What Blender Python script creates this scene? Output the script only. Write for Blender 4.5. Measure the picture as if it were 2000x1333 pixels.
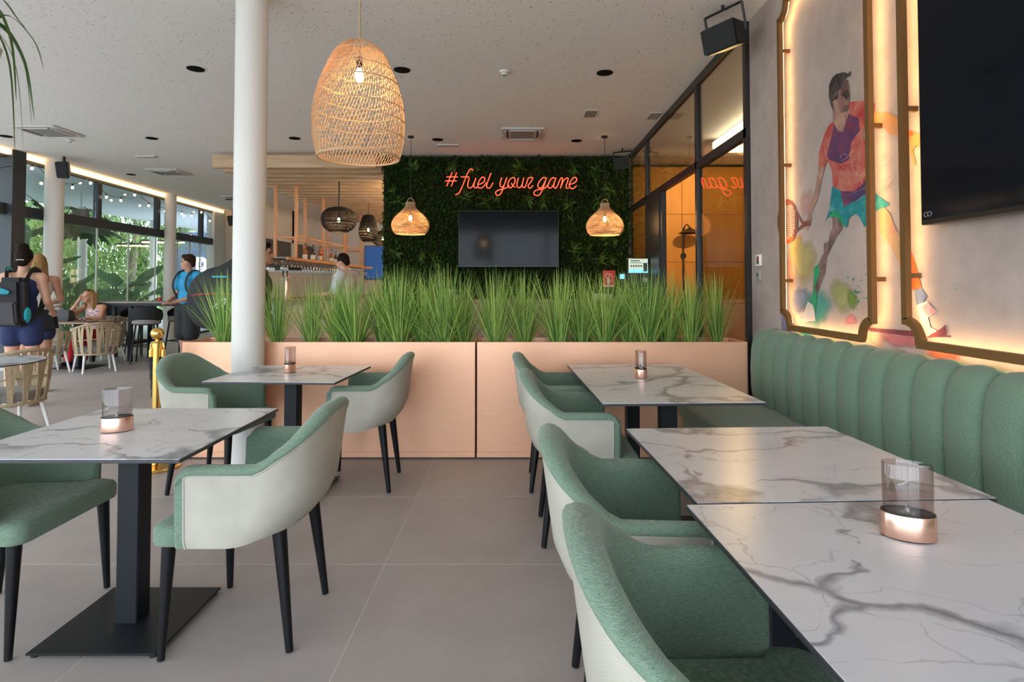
import bpy, bmesh, math, random
from mathutils import Vector, Matrix, noise as mnoise
PI = math.pi
sc = bpy.context.scene
COL = sc.collection
for o in list(bpy.data.objects):
    bpy.data.objects.remove(o)
rnd = random.Random(7)

# ---------------------------------------------------------------- camera, world, exposure
F_PX, PITCH = 1150.0, math.atan(1150.0 / 42000.0)
cam_d = bpy.data.cameras.new('camera')
cam = bpy.data.objects.new('camera', cam_d); COL.objects.link(cam)
cam.location = (0, 0, 1.32)
cam.rotation_euler = (PI / 2 + PITCH, 0, 0)
cam_d.sensor_width = 36.0; cam_d.sensor_fit = 'HORIZONTAL'
cam_d.lens = F_PX * 36 / 2000
cam_d.shift_x = -(1008 - 1000) / 2000
cam_d.shift_y = -(666.5 - (557 - F_PX * math.tan(PITCH))) / 2000
cam_d.clip_start = .05; cam_d.clip_end = 300
sc.camera = cam

world = bpy.data.worlds.new('sky'); sc.world = world; world.use_nodes = True
bgn = world.node_tree.nodes['Background']
bgn.inputs[0].default_value = (.80, .912, 1.0, 1); bgn.inputs[1].default_value = 6.4

sc.view_settings.view_transform = 'Standard'
sc.view_settings.look = 'None'
sc.view_settings.gamma = 1.0
sc.view_settings.use_curve_mapping = False
sc.view_settings.exposure = 0.08
sc.cycles.max_bounces = 10
sc.cycles.diffuse_bounces = 6
sc.cycles.transparent_max_bounces = 24

# room dimensions
XW, ZC = 1.93, 3.51              # right wall plane, ceiling height
def fac_x(y): return -8.257 - .0578 * (y - 9.365)     # the left glass front runs slightly askew
Y0, Y1 = -3.6, 19.2

def portal(name, loc, rot, sx, sy):
    d = bpy.data.lights.new(name, 'AREA'); d.shape = 'RECTANGLE'; d.size = sx; d.size_y = sy
    d.cycles.is_portal = True
    o = bpy.data.objects.new(name, d); COL.objects.link(o); o.location = loc; o.rotation_euler = rot
portal('daylight_portal_rear', (-3.2, Y0 - .3, 1.75), (PI / 2, 0, 0), 10.4, 3.5)
portal('daylight_portal_side', (fac_x(7.8) - .4, 7.8, 1.75), (PI / 2, 0, -PI / 2), 23, 3.5)

# ---------------------------------------------------------------- materials
MATS = {}
def nodes(name):
    m = bpy.data.materials.new(name); m.use_nodes = True
    nt = m.node_tree; b = nt.nodes['Principled BSDF']
    MATS[name] = m
    return m, nt, b
def N(nt, typ, **kw):
    n = nt.nodes.new(typ)
    for k, v in kw.items():
        if k.startswith('i_'):
            key = k[2:]
            n.inputs[int(key) if key.isdigit() else key.replace('_', ' ')].default_value = v
        else: setattr(n, k, v)
    return n
def c4(c): return (c[0], c[1], c[2], 1)
def ramp(nt, fac, stops):
    r = N(nt, 'ShaderNodeValToRGB'); e = r.color_ramp.elements
    while len(e) < len(stops): e.new(.5)
    for i, (p, c) in enumerate(stops):
        e[i].position = p; e[i].color = c4(c)
    nt.links.new(fac, r.inputs[0]); return r.outputs[0]
def mixc(nt, fac, a, b, mode='MIX'):
    m = N(nt, 'ShaderNodeMix', data_type='RGBA', blend_type=mode)
    for s, v in ((0, fac), (6, a), (7, b)):
        if hasattr(v, 'links') or hasattr(v, 'is_linked'): nt.links.new(v, m.inputs[s])
        else: m.inputs[s].default_value = v if s == 0 else c4(v)
    return m.outputs[2]
def coords(nt, kind='Object', scale=(1, 1, 1), shift=False):
    t = N(nt, 'ShaderNodeTexCoord'); mp = N(nt, 'ShaderNodeMapping')
    nt.links.new(t.outputs[kind], mp.inputs[0]); mp.inputs['Scale'].default_value = scale
    if shift:
        oi = N(nt, 'ShaderNodeObjectInfo'); mu = N(nt, 'ShaderNodeVectorMath', operation='SCALE')
        cb = N(nt, 'ShaderNodeCombineXYZ'); cb.inputs[0].default_value = 1; cb.inputs[1].default_value = .37; cb.inputs[2].default_value = .71
        nt.links.new(cb.outputs[0], mu.inputs[0]); nt.links.new(oi.outputs['Random'], mu.inputs['Scale'])
        m2 = N(nt, 'ShaderNodeVectorMath', operation='SCALE'); m2.inputs['Scale'].default_value = 40
        nt.links.new(mu.outputs[0], m2.inputs[0]); nt.links.new(m2.outputs[0], mp.inputs['Location'])
    return mp.outputs[0]
def noise(nt, vec, scale, detail=3, rough=.5, dist=0):
    n = N(nt, 'ShaderNodeTexNoise'); n.inputs['Scale'].default_value = scale; n.inputs['Detail'].default_value = detail
    n.inputs['Roughness'].default_value = rough; n.inputs['Distortion'].default_value = dist
    nt.links.new(vec, n.inputs['Vector']); return n.outputs[0]
def bump(nt, b, h, strength=.2, dist=.01):
    n = N(nt, 'ShaderNodeBump'); n.inputs['Strength'].default_value = strength; n.inputs['Distance'].default_value = dist
    nt.links.new(h, n.inputs['Height']); nt.links.new(n.outputs[0], b.inputs['Normal'])
def mathn(nt, op, a, b=None, clamp=False):
    m = N(nt, 'ShaderNodeMath', operation=op, use_clamp=clamp)
    for i, v in enumerate((a, b)):
        if v is None: continue
        if hasattr(v, 'is_linked'): nt.links.new(v, m.inputs[i])
        else: m.inputs[i].default_value = v
    return m.outputs[0]

def plain(name, col, rough=.5, metal=0, var=.0, vscale=8, spec=.5, bmp=None, coat=0):
    m, nt, b = nodes(name)
    b.inputs['Base Color'].default_value = c4(col); b.inputs['Roughness'].default_value = rough
    b.inputs['Metallic'].default_value = metal; b.inputs['Specular IOR Level'].default_value = spec
    if coat: b.inputs['Coat Weight'].default_value = coat
    v = None
    if var or bmp: v = coords(nt)
    if var:
        n = noise(nt, v, vscale, 4)
        lo = [max(0, c * (1 - var)) for c in col]; hi = [min(1, c * (1 + var)) for c in col]
        nt.links.new(ramp(nt, n, [(.3, lo), (.7, hi)]), b.inputs['Base Color'])
    if bmp: bump(nt, b, noise(nt, v, bmp[0], 3), bmp[1], .005)
    return m
def emis(name, col, strength):
    m, nt, b = nodes(name)
    b.inputs['Base Color'].default_value = c4([c * .5 for c in col])
    b.inputs['Emission Color'].default_value = c4(col); b.inputs['Emission Strength'].default_value = strength
    return m
def glass(name, tint=(1, 1, 1), refl=1.0, rough=0.0, base=.0):
    m, nt, b = nodes(name); nt.nodes.remove(b)
    tr = N(nt, 'ShaderNodeBsdfTransparent'); tr.inputs[0].default_value = c4(tint)
    gl = N(nt, 'ShaderNodeBsdfGlossy'); gl.inputs['Roughness'].default_value = rough
    ge = N(nt, 'ShaderNodeNewGeometry'); dt = N(nt, 'ShaderNodeVectorMath', operation='DOT_PRODUCT')
    nt.links.new(ge.outputs['Normal'], dt.inputs[0]); nt.links.new(ge.outputs['Incoming'], dt.inputs[1])
    sch = mathn(nt, 'POWER', mathn(nt, 'SUBTRACT', 1, mathn(nt, 'ABSOLUTE', dt.outputs['Value']), True), 5)
    f = mathn(nt, 'ADD', mathn(nt, 'MULTIPLY', mathn(nt, 'ADD', mathn(nt, 'MULTIPLY', sch, .96), .04), refl), base, True)
    mx = N(nt, 'ShaderNodeMixShader'); nt.links.new(f, mx.inputs[0])
    nt.links.new(tr.outputs[0], mx.inputs[1]); nt.links.new(gl.outputs[0], mx.inputs[2])
    nt.links.new(mx.outputs[0], nt.nodes['Material Output'].inputs[0])
    return m

def mk_fabric(name, dark, mid, light, s1, s2):
    m, nt, b = nodes(name)
    n1 = noise(nt, coords(nt, 'Object', s1), 1, 2, .6); n2 = noise(nt, coords(nt, 'Object', s2), 1, 2, .6)
    s = mathn(nt, 'MULTIPLY', mathn(nt, 'ADD', n1, n2), .5)
    nt.links.new(ramp(nt, s, [(.36, dark), (.5, mid), (.66, light)]), b.inputs['Base Color'])
    b.inputs['Roughness'].default_value = .85; b.inputs['Specular IOR Level'].default_value = .25
    b.inputs['Sheen Weight'].default_value = .2; b.inputs['Sheen Roughness'].default_value = .5
    bump(nt, b, s, .2, .002)
    return m
mk_fabric('fabric_green', (.080, .128, .090), (.150, .218, .160), (.24, .325, .245), (600, 600, 600), (70, 70, 1100))
mk_fabric('fabric_green_v', (.088, .142, .096), (.138, .208, .144), (.205, .288, .208), (700, 700, 160), (900, 900, 45))
def mk_weave():
    m, nt, b = nodes('fabric_beige')
    v = coords(nt, 'Object')
    a = N(nt, 'ShaderNodeTexChecker'); a.inputs['Scale'].default_value = 330
    nt.links.new(v, a.inputs[0]); n = noise(nt, v, 9, 3)
    c = ramp(nt, n, [(.3, (.40, .375, .318)), (.7, (.485, .455, .388))])
    nt.links.new(mixc(nt, mathn(nt, 'MULTIPLY', a.outputs[1], .16), c, (.22, .215, .19)), b.inputs['Base Color'])
    b.inputs['Roughness'].default_value = .75; b.inputs['Specular IOR Level'].default_value = .3
    bump(nt, b, a.outputs[1], .12, .001)
mk_weave()
def mk_marble():
    m, nt, b = nodes('marble')
    v = coords(nt, 'Object', (1, 1, 1), True)
    warp = N(nt, 'ShaderNodeTexNoise'); warp.inputs['Scale'].default_value = 2.2; warp.inputs['Detail'].default_value = 5
    nt.links.new(v, warp.inputs['Vector'])
    ad = N(nt, 'ShaderNodeVectorMath', operation='SCALE'); ad.inputs['Scale'].default_value = .75
    nt.links.new(warp.outputs[1], ad.inputs[0])
    av = N(nt, 'ShaderNodeVectorMath', operation='ADD'); nt.links.new(v, av.inputs[0]); nt.links.new(ad.outputs[0], av.inputs[1])
    mp = N(nt, 'ShaderNodeMapping'); mp.inputs['Rotation'].default_value = (0, 0, .6); mp.inputs['Scale'].default_value = (1.0, 2.1, 1)
    nt.links.new(av.outputs[0], mp.inputs[0]); av = mp
    def vein(scale, width, seed):
        mp = N(nt, 'ShaderNodeMapping'); mp.inputs['Location'].default_value = (seed, seed * 1.7, 0)
        nt.links.new(av.outputs[0], mp.inputs[0])
        vo = N(nt, 'ShaderNodeTexVoronoi', feature='DISTANCE_TO_EDGE'); vo.inputs['Scale'].default_value = scale
        nt.links.new(mp.outputs[0], vo.inputs['Vector'])
        msk = noise(nt, mp.outputs[0], scale * 1.3, 3, .6)
        w = mathn(nt, 'MULTIPLY', mathn(nt, 'SUBTRACT', msk, .38, True), width * 5)
        d = mathn(nt, 'DIVIDE', vo.outputs[0], mathn(nt, 'ADD', w, .0008))
        return mathn(nt, 'SUBTRACT', 1, d, True)
    v1 = vein(1.25, .070, 3.1); v2 = vein(2.5, .022, 8.4)
    grit = noise(nt, av.outputs[0], 14, 4, .65)
    s = mathn(nt, 'MULTIPLY', mathn(nt, 'MAXIMUM', mathn(nt, 'POWER', v1, .7), mathn(nt, 'MULTIPLY', v2, .5)), mathn(nt, 'ADD', mathn(nt, 'MULTIPLY', grit, .9), .30), True)
    cl = ramp(nt, noise(nt, v, 3, 4), [(.3, (.555, .57, .61)), (.7, (.615, .63, .665))])
    nt.links.new(mixc(nt, mathn(nt, 'MULTIPLY', s, 1.25, True), cl, (.20, .21, .235)), b.inputs['Base Color'])
    b.inputs['Roughness'].default_value = .3; b.inputs['Specular IOR Level'].default_value = .5
mk_marble()
def mk_tile():
    m, nt, b = nodes('floor_tile')
    v = coords(nt, 'Object', (1, 1, 1), True)
    n1 = noise(nt, v, 2.2, 5, .6); n2 = noise(nt, v, 30, 3)
    c = ramp(nt, n1, [(.25, (.345, .303, .288)), (.75, (.42, .376, .36))])
    oi = N(nt, 'ShaderNodeObjectInfo')
    k = mathn(nt, 'ADD', mathn(nt, 'MULTIPLY', oi.outputs['Random'], .10), .92)
    mul = N(nt, 'ShaderNodeVectorMath', operation='SCALE'); nt.links.new(c, mul.inputs[0]); nt.links.new(k, mul.inputs['Scale'])
    nt.links.new(mul.outputs[0], b.inputs['Base Color'])
    nt.links.new(ramp(nt, n2, [(.3, (.42,) * 3), (.7, (.52,) * 3)]), b.inputs['Roughness'])
    b.inputs['Specular IOR Level'].default_value = .4
mk_tile()
def mk_ceiling():
    m, nt, b = nodes('ceiling_board')
    v = coords(nt, 'Object', (1, 1, 0))
    vo = N(nt, 'ShaderNodeTexVoronoi', feature='F1'); vo.inputs['Scale'].default_value = 25
    nt.links.new(v, vo.inputs['Vector'])
    sx = N(nt, 'ShaderNodeSeparateColor'); nt.links.new(vo.outputs['Color'], sx.inputs[0])
    r = mathn(nt, 'ADD', mathn(nt, 'MULTIPLY', sx.outputs[0], .11), .09)
    hole = mathn(nt, 'LESS_THAN', vo.outputs['Distance'], r)
    hole = mathn(nt, 'MULTIPLY', hole, mathn(nt, 'LESS_THAN', sx.outputs[1], .92))
    nt.links.new(mixc(nt, hole, (.86, .835, .82), (.40, .385, .375)), b.inputs['Base Color'])
    b.inputs['Roughness'].default_value = .9; b.inputs['Specular IOR Level'].default_value = .1
mk_ceiling()
def mk_wood(name, a, bb, scale=1.0, axis=0, rough=.55):
    m, nt, b = nodes(name)
    s = [7, 7, 7]; s[axis] = .6
    v = coords(nt, 'Object', [x * scale for x in s], True)
    n = noise(nt, v, 3, 6, .6, .6)
    nt.links.new(ramp(nt, n, [(.3, a), (.7, bb)]), b.inputs['Base Color'])
    b.inputs['Roughness'].default_value = rough
mk_wood('beam_wood', (.40, .255, .14), (.60, .42, .26), 1, 0)
mk_wood('rack_wood', (.48, .18, .055), (.64, .28, .10), 1, 2, .4)
mk_wood('panel_wood', (.50, .235, .045), (.60, .30, .065), .5, 2)
def mk_brushed(name, col, rough, metal, axis=2, amt=.06):
    m, nt, b = nodes(name)
    s = [3, 3, 3]; s[axis] = 160
    v = coords(nt, 'Object', s)
    n = noise(nt, v, 2, 3)
    lo = [c * (1 - amt) for c in col]; hi = [min(1, c * (1 + amt)) for c in col]
    nt.links.new(ramp(nt, n, [(.3, lo), (.7, hi)]), b.inputs['Base Color'])
    b.inputs['Roughness'].default_value = rough; b.inputs['Metallic'].default_value = metal
mk_brushed('planter_copper', (.79, .44, .285), .40, .45)
mk_brushed('votive_copper', (.90, .55, .42), .28, 1.0, 2, .05)
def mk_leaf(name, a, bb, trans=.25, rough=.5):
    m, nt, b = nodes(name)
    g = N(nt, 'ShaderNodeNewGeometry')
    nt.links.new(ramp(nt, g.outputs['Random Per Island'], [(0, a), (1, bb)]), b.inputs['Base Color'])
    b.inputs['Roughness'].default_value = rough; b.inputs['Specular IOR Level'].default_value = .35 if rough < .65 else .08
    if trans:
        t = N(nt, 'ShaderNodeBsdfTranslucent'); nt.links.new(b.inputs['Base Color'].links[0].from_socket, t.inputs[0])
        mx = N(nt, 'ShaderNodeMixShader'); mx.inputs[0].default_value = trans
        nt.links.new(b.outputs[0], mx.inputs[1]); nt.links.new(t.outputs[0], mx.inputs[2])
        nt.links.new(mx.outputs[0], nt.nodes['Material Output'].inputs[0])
mk_leaf('grass_blade', (.075, .24, .055), (.62, .78, .21), .38)
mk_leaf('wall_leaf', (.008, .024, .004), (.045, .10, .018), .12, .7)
mk_leaf('rosette_leaf', (.045, .11, .02), (.16, .28, .07), .2, .7)
mk_leaf('tree_leaf', (.09, .17, .045), (.33, .46, .16), .4, .6)
mk_leaf('big_leaf', (.04, .13, .04), (.12, .28, .09), .3, .35)
mk_leaf('dark_leaf', (.015, .06, .015), (.04, .12, .03), .2, .4)
mk_leaf('strap_leaf', (.05, .12, .02), (.13, .22, .05), .3, .4)
def mk_rattan(name, col, trans):
    m, nt, b = nodes(name)
    b.inputs['Base Color'].default_value = c4(col); b.inputs['Roughness'].default_value = .6
    if trans:
        t = N(nt, 'ShaderNodeBsdfTranslucent'); t.inputs[0].default_value = c4(col)
        mx = N(nt, 'ShaderNodeMixShader'); mx.inputs[0].default_value = trans
        nt.links.new(b.outputs[0], mx.inputs[1]); nt.links.new(t.outputs[0], mx.inputs[2])
        nt.links.new(mx.outputs[0], nt.nodes['Material Output'].inputs[0])
mk_rattan('rattan', (.66, .46, .28), .25)
mk_rattan('rattan_black', (.012, .009, .007), 0)
def mk_wall_mauve():
    m, nt, b = nodes('mauve_plaster')
    v = coords(nt, 'Object')
    n = noise(nt, v, 1.6, 6, .65); n2 = noise(nt, v, 12, 4)
    s = mathn(nt, 'MULTIPLY', mathn(nt, 'ADD', n, mathn(nt, 'MULTIPLY', n2, .3)), .77)
    nt.links.new(ramp(nt, s, [(.35, (.345, .272, .252)), (.65, (.455, .378, .358))]), b.inputs['Base Color'])
    b.inputs['Roughness'].default_value = .8; b.inputs['Specular IOR Level'].default_value = .2
mk_wall_mauve()
plain('white_paint', (.72, .70, .67), .6, var=.03, vscale=5)
plain('column_paint', (.67, .645, .61), .55, bmp=(30, .03))
plain('grey_paint', (.66, .62, .59), .7, var=.05)
plain('warm_paint', (.62, .53, .44), .7, var=.04)
plain('black_metal', (.009, .009, .010), .38, .0, spec=.5)
plain('table_metal', (.008, .010, .014), .45, .0, spec=.3, bmp=(400, .05))
plain('frame_metal', (.018, .018, .021), .4)
plain('facade_metal', (.035, .04, .048), .45, spec=.3)
plain('black_wood', (.005, .005, .006), .36, spec=.3)
plain('table_edge', (.035, .036, .04), .5)
plain('grout', (.60, .565, .54), .9)
plain('gold', (.80, .50, .14), .18, 1.0)
plain('gold_frame', (.19, .09, .027), .5, .25)
plain('black_cloth', (.010, .010, .013), .75, bmp=(200, .15))
plain('black_plastic', (.010, .010, .011), .45)
plain('white_plastic', (.72, .71, .69), .4)
plain('vent_white', (.62, .60, .58), .5)
plain('vent_grey', (.30, .285, .27), .6)
plain('vent_dark', (.09, .085, .08), .7)
plain('downlight_black', (.004, .004, .004), .7, spec=.1)
plain('jute', (.42, .29, .16), .85, var=.2, vscale=120)
plain('rope_tan', (.42, .32, .20), .8, var=.15, vscale=60)
plain('soil', (.035, .022, .014), .95)
plain('bark', (.22, .17, .13), .9, var=.3, vscale=12)
plain('paving', (.50, .50, .49), .8, var=.08, vscale=2)
plain('lawn', (.10, .22, .06), .9, var=.25, vscale=6)
plain('soffit_white', (.86, .89, .93), .7)
plain('navy_paint', (.11, .15, .26), .6, var=.15, vscale=2)
plain('counter_tan', (.33, .22, .155), .45, .3)
plain('wicking', (.30, .30, .31), .35, .8)
plain('red_sign', (.52, .035, .035), .5)
plain('screen_black', (.0045, .006, .010), .09, spec=.12)
plain('tv_bezel', (.006, .006, .007), .35)
plain('steel', (.55, .55, .55), .25, 1.0)
plain('smoked_panel', (.055, .045, .03), .18, spec=.7)
plain('bottle_amber', (.30, .07, .01), .12, spec=.7)
plain('bottle_dark', (.02, .012, .008), .12, spec=.7)
plain('label_paper', (.70, .62, .48), .6)
plain('skin', (.56, .30, .20), .55, var=.06, vscale=10)
plain('skin_tan', (.46, .23, .145), .55, var=.06, vscale=10)
plain('hair_dark', (.014, .008, .005), .75, spec=.12, var=.5, vscale=60)
plain('hair_brown', (.028, .014, .007), .75, spec=.12, var=.5, vscale=60)
plain('hair_blond', (.28, .16, .065), .75, spec=.12, var=.4, vscale=60)
plain('lip', (.40, .13, .11), .5)
plain('eye', (.02, .015, .012), .2)
plain('navy_cloth', (.012, .022, .085), .8)
plain('blue_shirt', (.02, .28, .52), .8, var=.1, vscale=14)
plain('cream_cloth', (.62, .57, .50), .8)
plain('red_cloth', (.46, .008, .02), .8)
plain('lilac_cloth', (.55, .56, .66), .8)
plain('turquoise', (.01, .42, .52), .6)
plain('grey_cloth', (.05, .048, .055), .8)
plain('seat_grey', (.28, .26, .24), .8)
plain('olive_cloth', (.34, .30, .03), .8)
def mk_print():
    m, nt, b = nodes('pink_print')
    v = coords(nt, 'Object'); vo = N(nt, 'ShaderNodeTexVoronoi', feature='DISTANCE_TO_EDGE'); vo.inputs['Scale'].default_value = 26
    nt.links.new(v, vo.inputs['Vector'])
    nt.links.new(ramp(nt, vo.outputs[0], [(.06, (.42, .16, .20)), (.16, (.76, .66, .66))]), b.inputs['Base Color'])
    b.inputs['Roughness'].default_value = .8
mk_print()
glass('clear_glass', (.96, .985, .975), 1.0, 0, .02)
glass('partition_glass', (.80, .80, .74), 1.3, 0, .05)
glass('upper_glass', (.90, .95, 1.0), 1.0, 0, .03)
glass('smoked_glass', (.86, .82, .81), 1.0, .02, .02)
glass('stem_glass', (.93, .93, .92), 1.8, .06, .22)
emis('bulb_warm', (1.0, .62, .22), 60)
emis('bulb_small', (1.0, .80, .55), 12)
emis('led_fill', (1.0, .74, .46), 26)
emis('led_warm', (1.0, .62, .27), 3.2)
emis('led_frame', (1.0, .62, .24), 24)
emis('led_white', (1.0, .86, .62), 7)
emis('neon_core', (1.0, .07, .035), 3.2)
emis('sign_white', (1.0, .93, .86), 4)
emis('sign_warm', (1.0, .82, .5), 3)
emis('screen_blue', (.02, .09, .30), .6)
emis('cyan_light', (.25, .7, 1.0), 1.2)
emis('sign_screen', (.62, .75, .60), .8)

# ---------------------------------------------------------------- mesh helpers
def V(*a): return Vector(a)
class MB:
    def __init__(s): s.v = []; s.f = []
    def add(s, vs, fs):
        k = len(s.v); s.v += [tuple(p) for p in vs]; s.f += [tuple(i + k for i in f) for f in fs]; return s
    def box(s, x0, x1, y0, y1, z0, z1):
        return s.add([(x0, y0, z0), (x1, y0, z0), (x1, y1, z0), (x0, y1, z0), (x0, y0, z1), (x1, y0, z1), (x1, y1, z1), (x0, y1, z1)],
                     [(0, 3, 2, 1), (4, 5, 6, 7), (0, 1, 5, 4), (1, 2, 6, 5), (2, 3, 7, 6), (3, 0, 4, 7)])
    def rbox(s, x0, x1, y0, y1, z0, z1, r=.01, seg=2):
        bm = bmesh.new(); bmesh.ops.create_cube(bm, size=1)
        for v in bm.verts:
            v.co = Vector(((x0 + x1) / 2 + v.co.x * (x1 - x0), (y0 + y1) / 2 + v.co.y * (y1 - y0), (z0 + z1) / 2 + v.co.z * (z1 - z0)))
        bmesh.ops.bevel(bm, geom=list(bm.edges), offset=r, segments=seg, profile=.5, affect='EDGES')
        s.bm(bm); return s
    def bm(s, bm, mat=None):
        bm.verts.ensure_lookup_table(); bm.verts.index_update()
        s.add([(mat @ v.co if mat else v.co.copy()) for v in bm.verts], [[v.index for v in f.verts] for f in bm.faces]); bm.free(); return s
    def cyl(s, p0, p1, r0, r1=None, n=12, cap=True):
        r1 = r0 if r1 is None else r1
        p0, p1 = Vector(p0), Vector(p1); d = (p1 - p0).normalized()
        a = d.cross(V(0, 0, 1) if abs(d.z) < .95 else V(1, 0, 0)).normalized(); b = d.cross(a)
        vs = [p0 + (a * math.cos(2 * PI * i / n) + b * math.sin(2 * PI * i / n)) * r0 for i in range(n)] + \
             [p1 + (a * math.cos(2 * PI * i / n) + b * math.sin(2 * PI * i / n)) * r1 for i in range(n)]
        fs = [(i, (i + 1) % n, n + (i + 1) % n, n + i) for i in range(n)]
        if cap: fs += [tuple(range(n - 1, -1, -1)), tuple(range(n, 2 * n))]
        return s.add(vs, fs)
    def tube(s, pts, r, n=6, cap=True, closed=False, flat=None):
        pts = [Vector(p) for p in pts]; m = len(pts); vs = []; fs = []
        rs = r if isinstance(r, (list, tuple)) else [r] * m
        prev = None
        for i, p in enumerate(pts):
            if closed: t = (pts[(i + 1) % m] - pts[i - 1])
            else: t = pts[min(i + 1, m - 1)] - pts[max(i - 1, 0)]
            t.normalize()
            if prev is None:
                a = t.cross(V(0, 0, 1) if abs(t.z) < .9 else V(1, 0, 0)).normalized()
            else:
                a = (prev - t * prev.dot(t))
                a = a.normalized() if a.length > 1e-6 else t.cross(V(0, 0, 1)).normalized()
            prev = a; b = t.cross(a)
            for k in range(n):
                an = 2 * PI * k / n
                vs.append(p + a * math.cos(an) * rs[i] + b * math.sin(an) * rs[i] * (flat or 1))
        for i in range(m if closed else m - 1):
            j = (i + 1) % m
            for k in range(n):
                fs.append((i * n + k, i * n + (k + 1) % n, j * n + (k + 1) % n, j * n + k))
        if cap and not closed: fs += [tuple(range(n - 1, -1, -1)), tuple(range((m - 1) * n, m * n))]
        return s.add(vs, fs)
    def lathe(s, prof, c=(0, 0, 0), n=24, ax=1.0, ay=1.0):
        vs = []; fs = []; m = len(prof)
        for r, z in prof:
            for k in range(n):
                vs.append((c[0] + r * ax * math.cos(2 * PI * k / n), c[1] + r * ay * math.sin(2 * PI * k / n), c[2] + z))
        for i in range(m - 1):
            for k in range(n):
                fs.append((i * n + k, i * n + (k + 1) % n, (i + 1) * n + (k + 1) % n, (i + 1) * n + k))
        if prof[0][0] > 1e-5: fs.append(tuple(range(n - 1, -1, -1)))
        if prof[-1][0] > 1e-5: fs.append(tuple(range((m - 1) * n, m * n)))
        return s.add(vs, fs)
    def ell(s, c, r, nu=14, nv=9, rot=None):
        vs = []; fs = []; c = Vector(c)
        r = (r, r, r) if not isinstance(r, (tuple, list)) else r
        for j in range(nv + 1):
            th = PI * j / nv
            for i in range(nu):
                ph = 2 * PI * i / nu
                p = Vector((r[0] * math.sin(th) * math.cos(ph), r[1] * math.sin(th) * math.sin(ph), r[2] * math.cos(th)))
                vs.append(c + (rot @ p if rot else p))
        for j in range(nv):
            for i in range(nu):
                fs.append((j * nu + i, (j + 1) * nu + i, (j + 1) * nu + (i + 1) % nu, j * nu + (i + 1) % nu))
        return s.add(vs, fs)
    def prism(s, poly, z0, z1):
        n = len(poly)
        vs = [(x, y, z0) for x, y in poly] + [(x, y, z1) for x, y in poly]
        return s.add(vs, [tuple(range(n - 1, -1, -1)), tuple(range(n, 2 * n))] + [(i, (i + 1) % n, n + (i + 1) % n, n + i) for i in range(n)])
    def grid(s, rows, closed=False):
        m = len(rows); n = len(rows[0])
        vs = [p for r in rows for p in r]
        fs = [(i * n + k, i * n + (k + 1) % n, (i + 1) * n + (k + 1) % n, (i + 1) * n + k) for i in range(m - 1) for k in range(n if closed else n - 1)]
        return s.add(vs, fs)
    def mesh(s, name, mat, smooth=True, angle=40):
        me = bpy.data.meshes.new(name); me.from_pydata(s.v, [], s.f)
        if mat: me.materials.append(MATS[mat])
        me.update()
        if smooth:
            me.shade_smooth(); me.set_sharp_from_angle(angle=math.radians(angle))
        return me
    def build(s, name, mat, parent=None, smooth=True, angle=40, weld=False):
        me = s.mesh(name, mat, smooth, angle)
        if weld:
            bm = bmesh.new(); bm.from_mesh(me); bmesh.ops.remove_doubles(bm, verts=bm.verts, dist=1e-5)
            bmesh.ops.recalc_face_normals(bm, faces=bm.faces); bm.to_mesh(me); bm.free()
            if smooth: me.set_sharp_from_angle(angle=math.radians(angle))
        return ob(name, me, parent)
def ob(name, data, parent=None, loc=None, rz=0):
    o = bpy.data.objects.new(name, data); COL.objects.link(o)
    if parent is not None: o.parent = parent
    if loc is not None: o.location = loc
    if rz: o.rotation_euler = (0, 0, rz)
    return o
def tag(o, label=None, cat=None, group=None, kind=None):
    if label: o['label'] = label
    if cat: o['category'] = cat
    if group: o['group'] = group
    if kind: o['kind'] = kind
    return o
def thing(name, label, cat, loc=(0, 0, 0), rz=0, group=None):
    return tag(ob(name, None, None, loc, rz), label, cat, group)
def struct(o, label=None): o['kind'] = 'structure'; 
def sstruct(name, mb, mat, label=None, smooth=False):
    o = mb.build(name, mat, None, smooth); o['kind'] = 'structure'
    if label: o['label'] = label
    return o
def copy_tree(root, loc, rz, label, group=None, rename=None):
    def rec(o, par):
        c = o.copy(); COL.objects.link(c); c.parent = par
        for ch in list(o.children):
            if ch.type == 'LIGHT':
                l = ch.copy(); COL.objects.link(l); l.parent = c
            else: rec(ch, c)
        return c
    r = rec(root, None); r.location = loc; r.rotation_euler = (0, 0, rz); r['label'] = label
    if group: r['group'] = group
    return r
def catmull(pts, k=6, closed=False):
    pts = [Vector(p) for p in pts]; n = len(pts); out = []
    for i in range(n if closed else n - 1):
        if closed: p0, p1, p2, p3 = pts[i - 1], pts[i], pts[(i + 1) % n], pts[(i + 2) % n]
        else: p0, p1, p2, p3 = pts[max(i - 1, 0)], pts[i], pts[i + 1], pts[min(i + 2, n - 1)]
        for j in range(k):
            t = j / k
            out.append(.5 * ((2 * p1) + (p2 - p0) * t + (2 * p0 - 5 * p1 + 4 * p2 - p3) * t * t + (3 * p1 - p0 - 3 * p2 + p3) * t ** 3))
    if not closed: out.append(pts[-1])
    return out
def sstep(a, b, x):
    t = max(0, min(1, (x - a) / (b - a))); return t * t * (3 - 2 * t)
def point_light(name, parent, loc, power, col, r=.03):
    d = bpy.data.lights.new(name, 'POINT'); d.energy = power; d.color = col; d.shadow_soft_size = r
    return ob(name, d, parent, loc)
def parts_loop(parent, name, me, spots, rz=0):
    for p in spots: ob(name, me, parent, p, rz)

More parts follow.
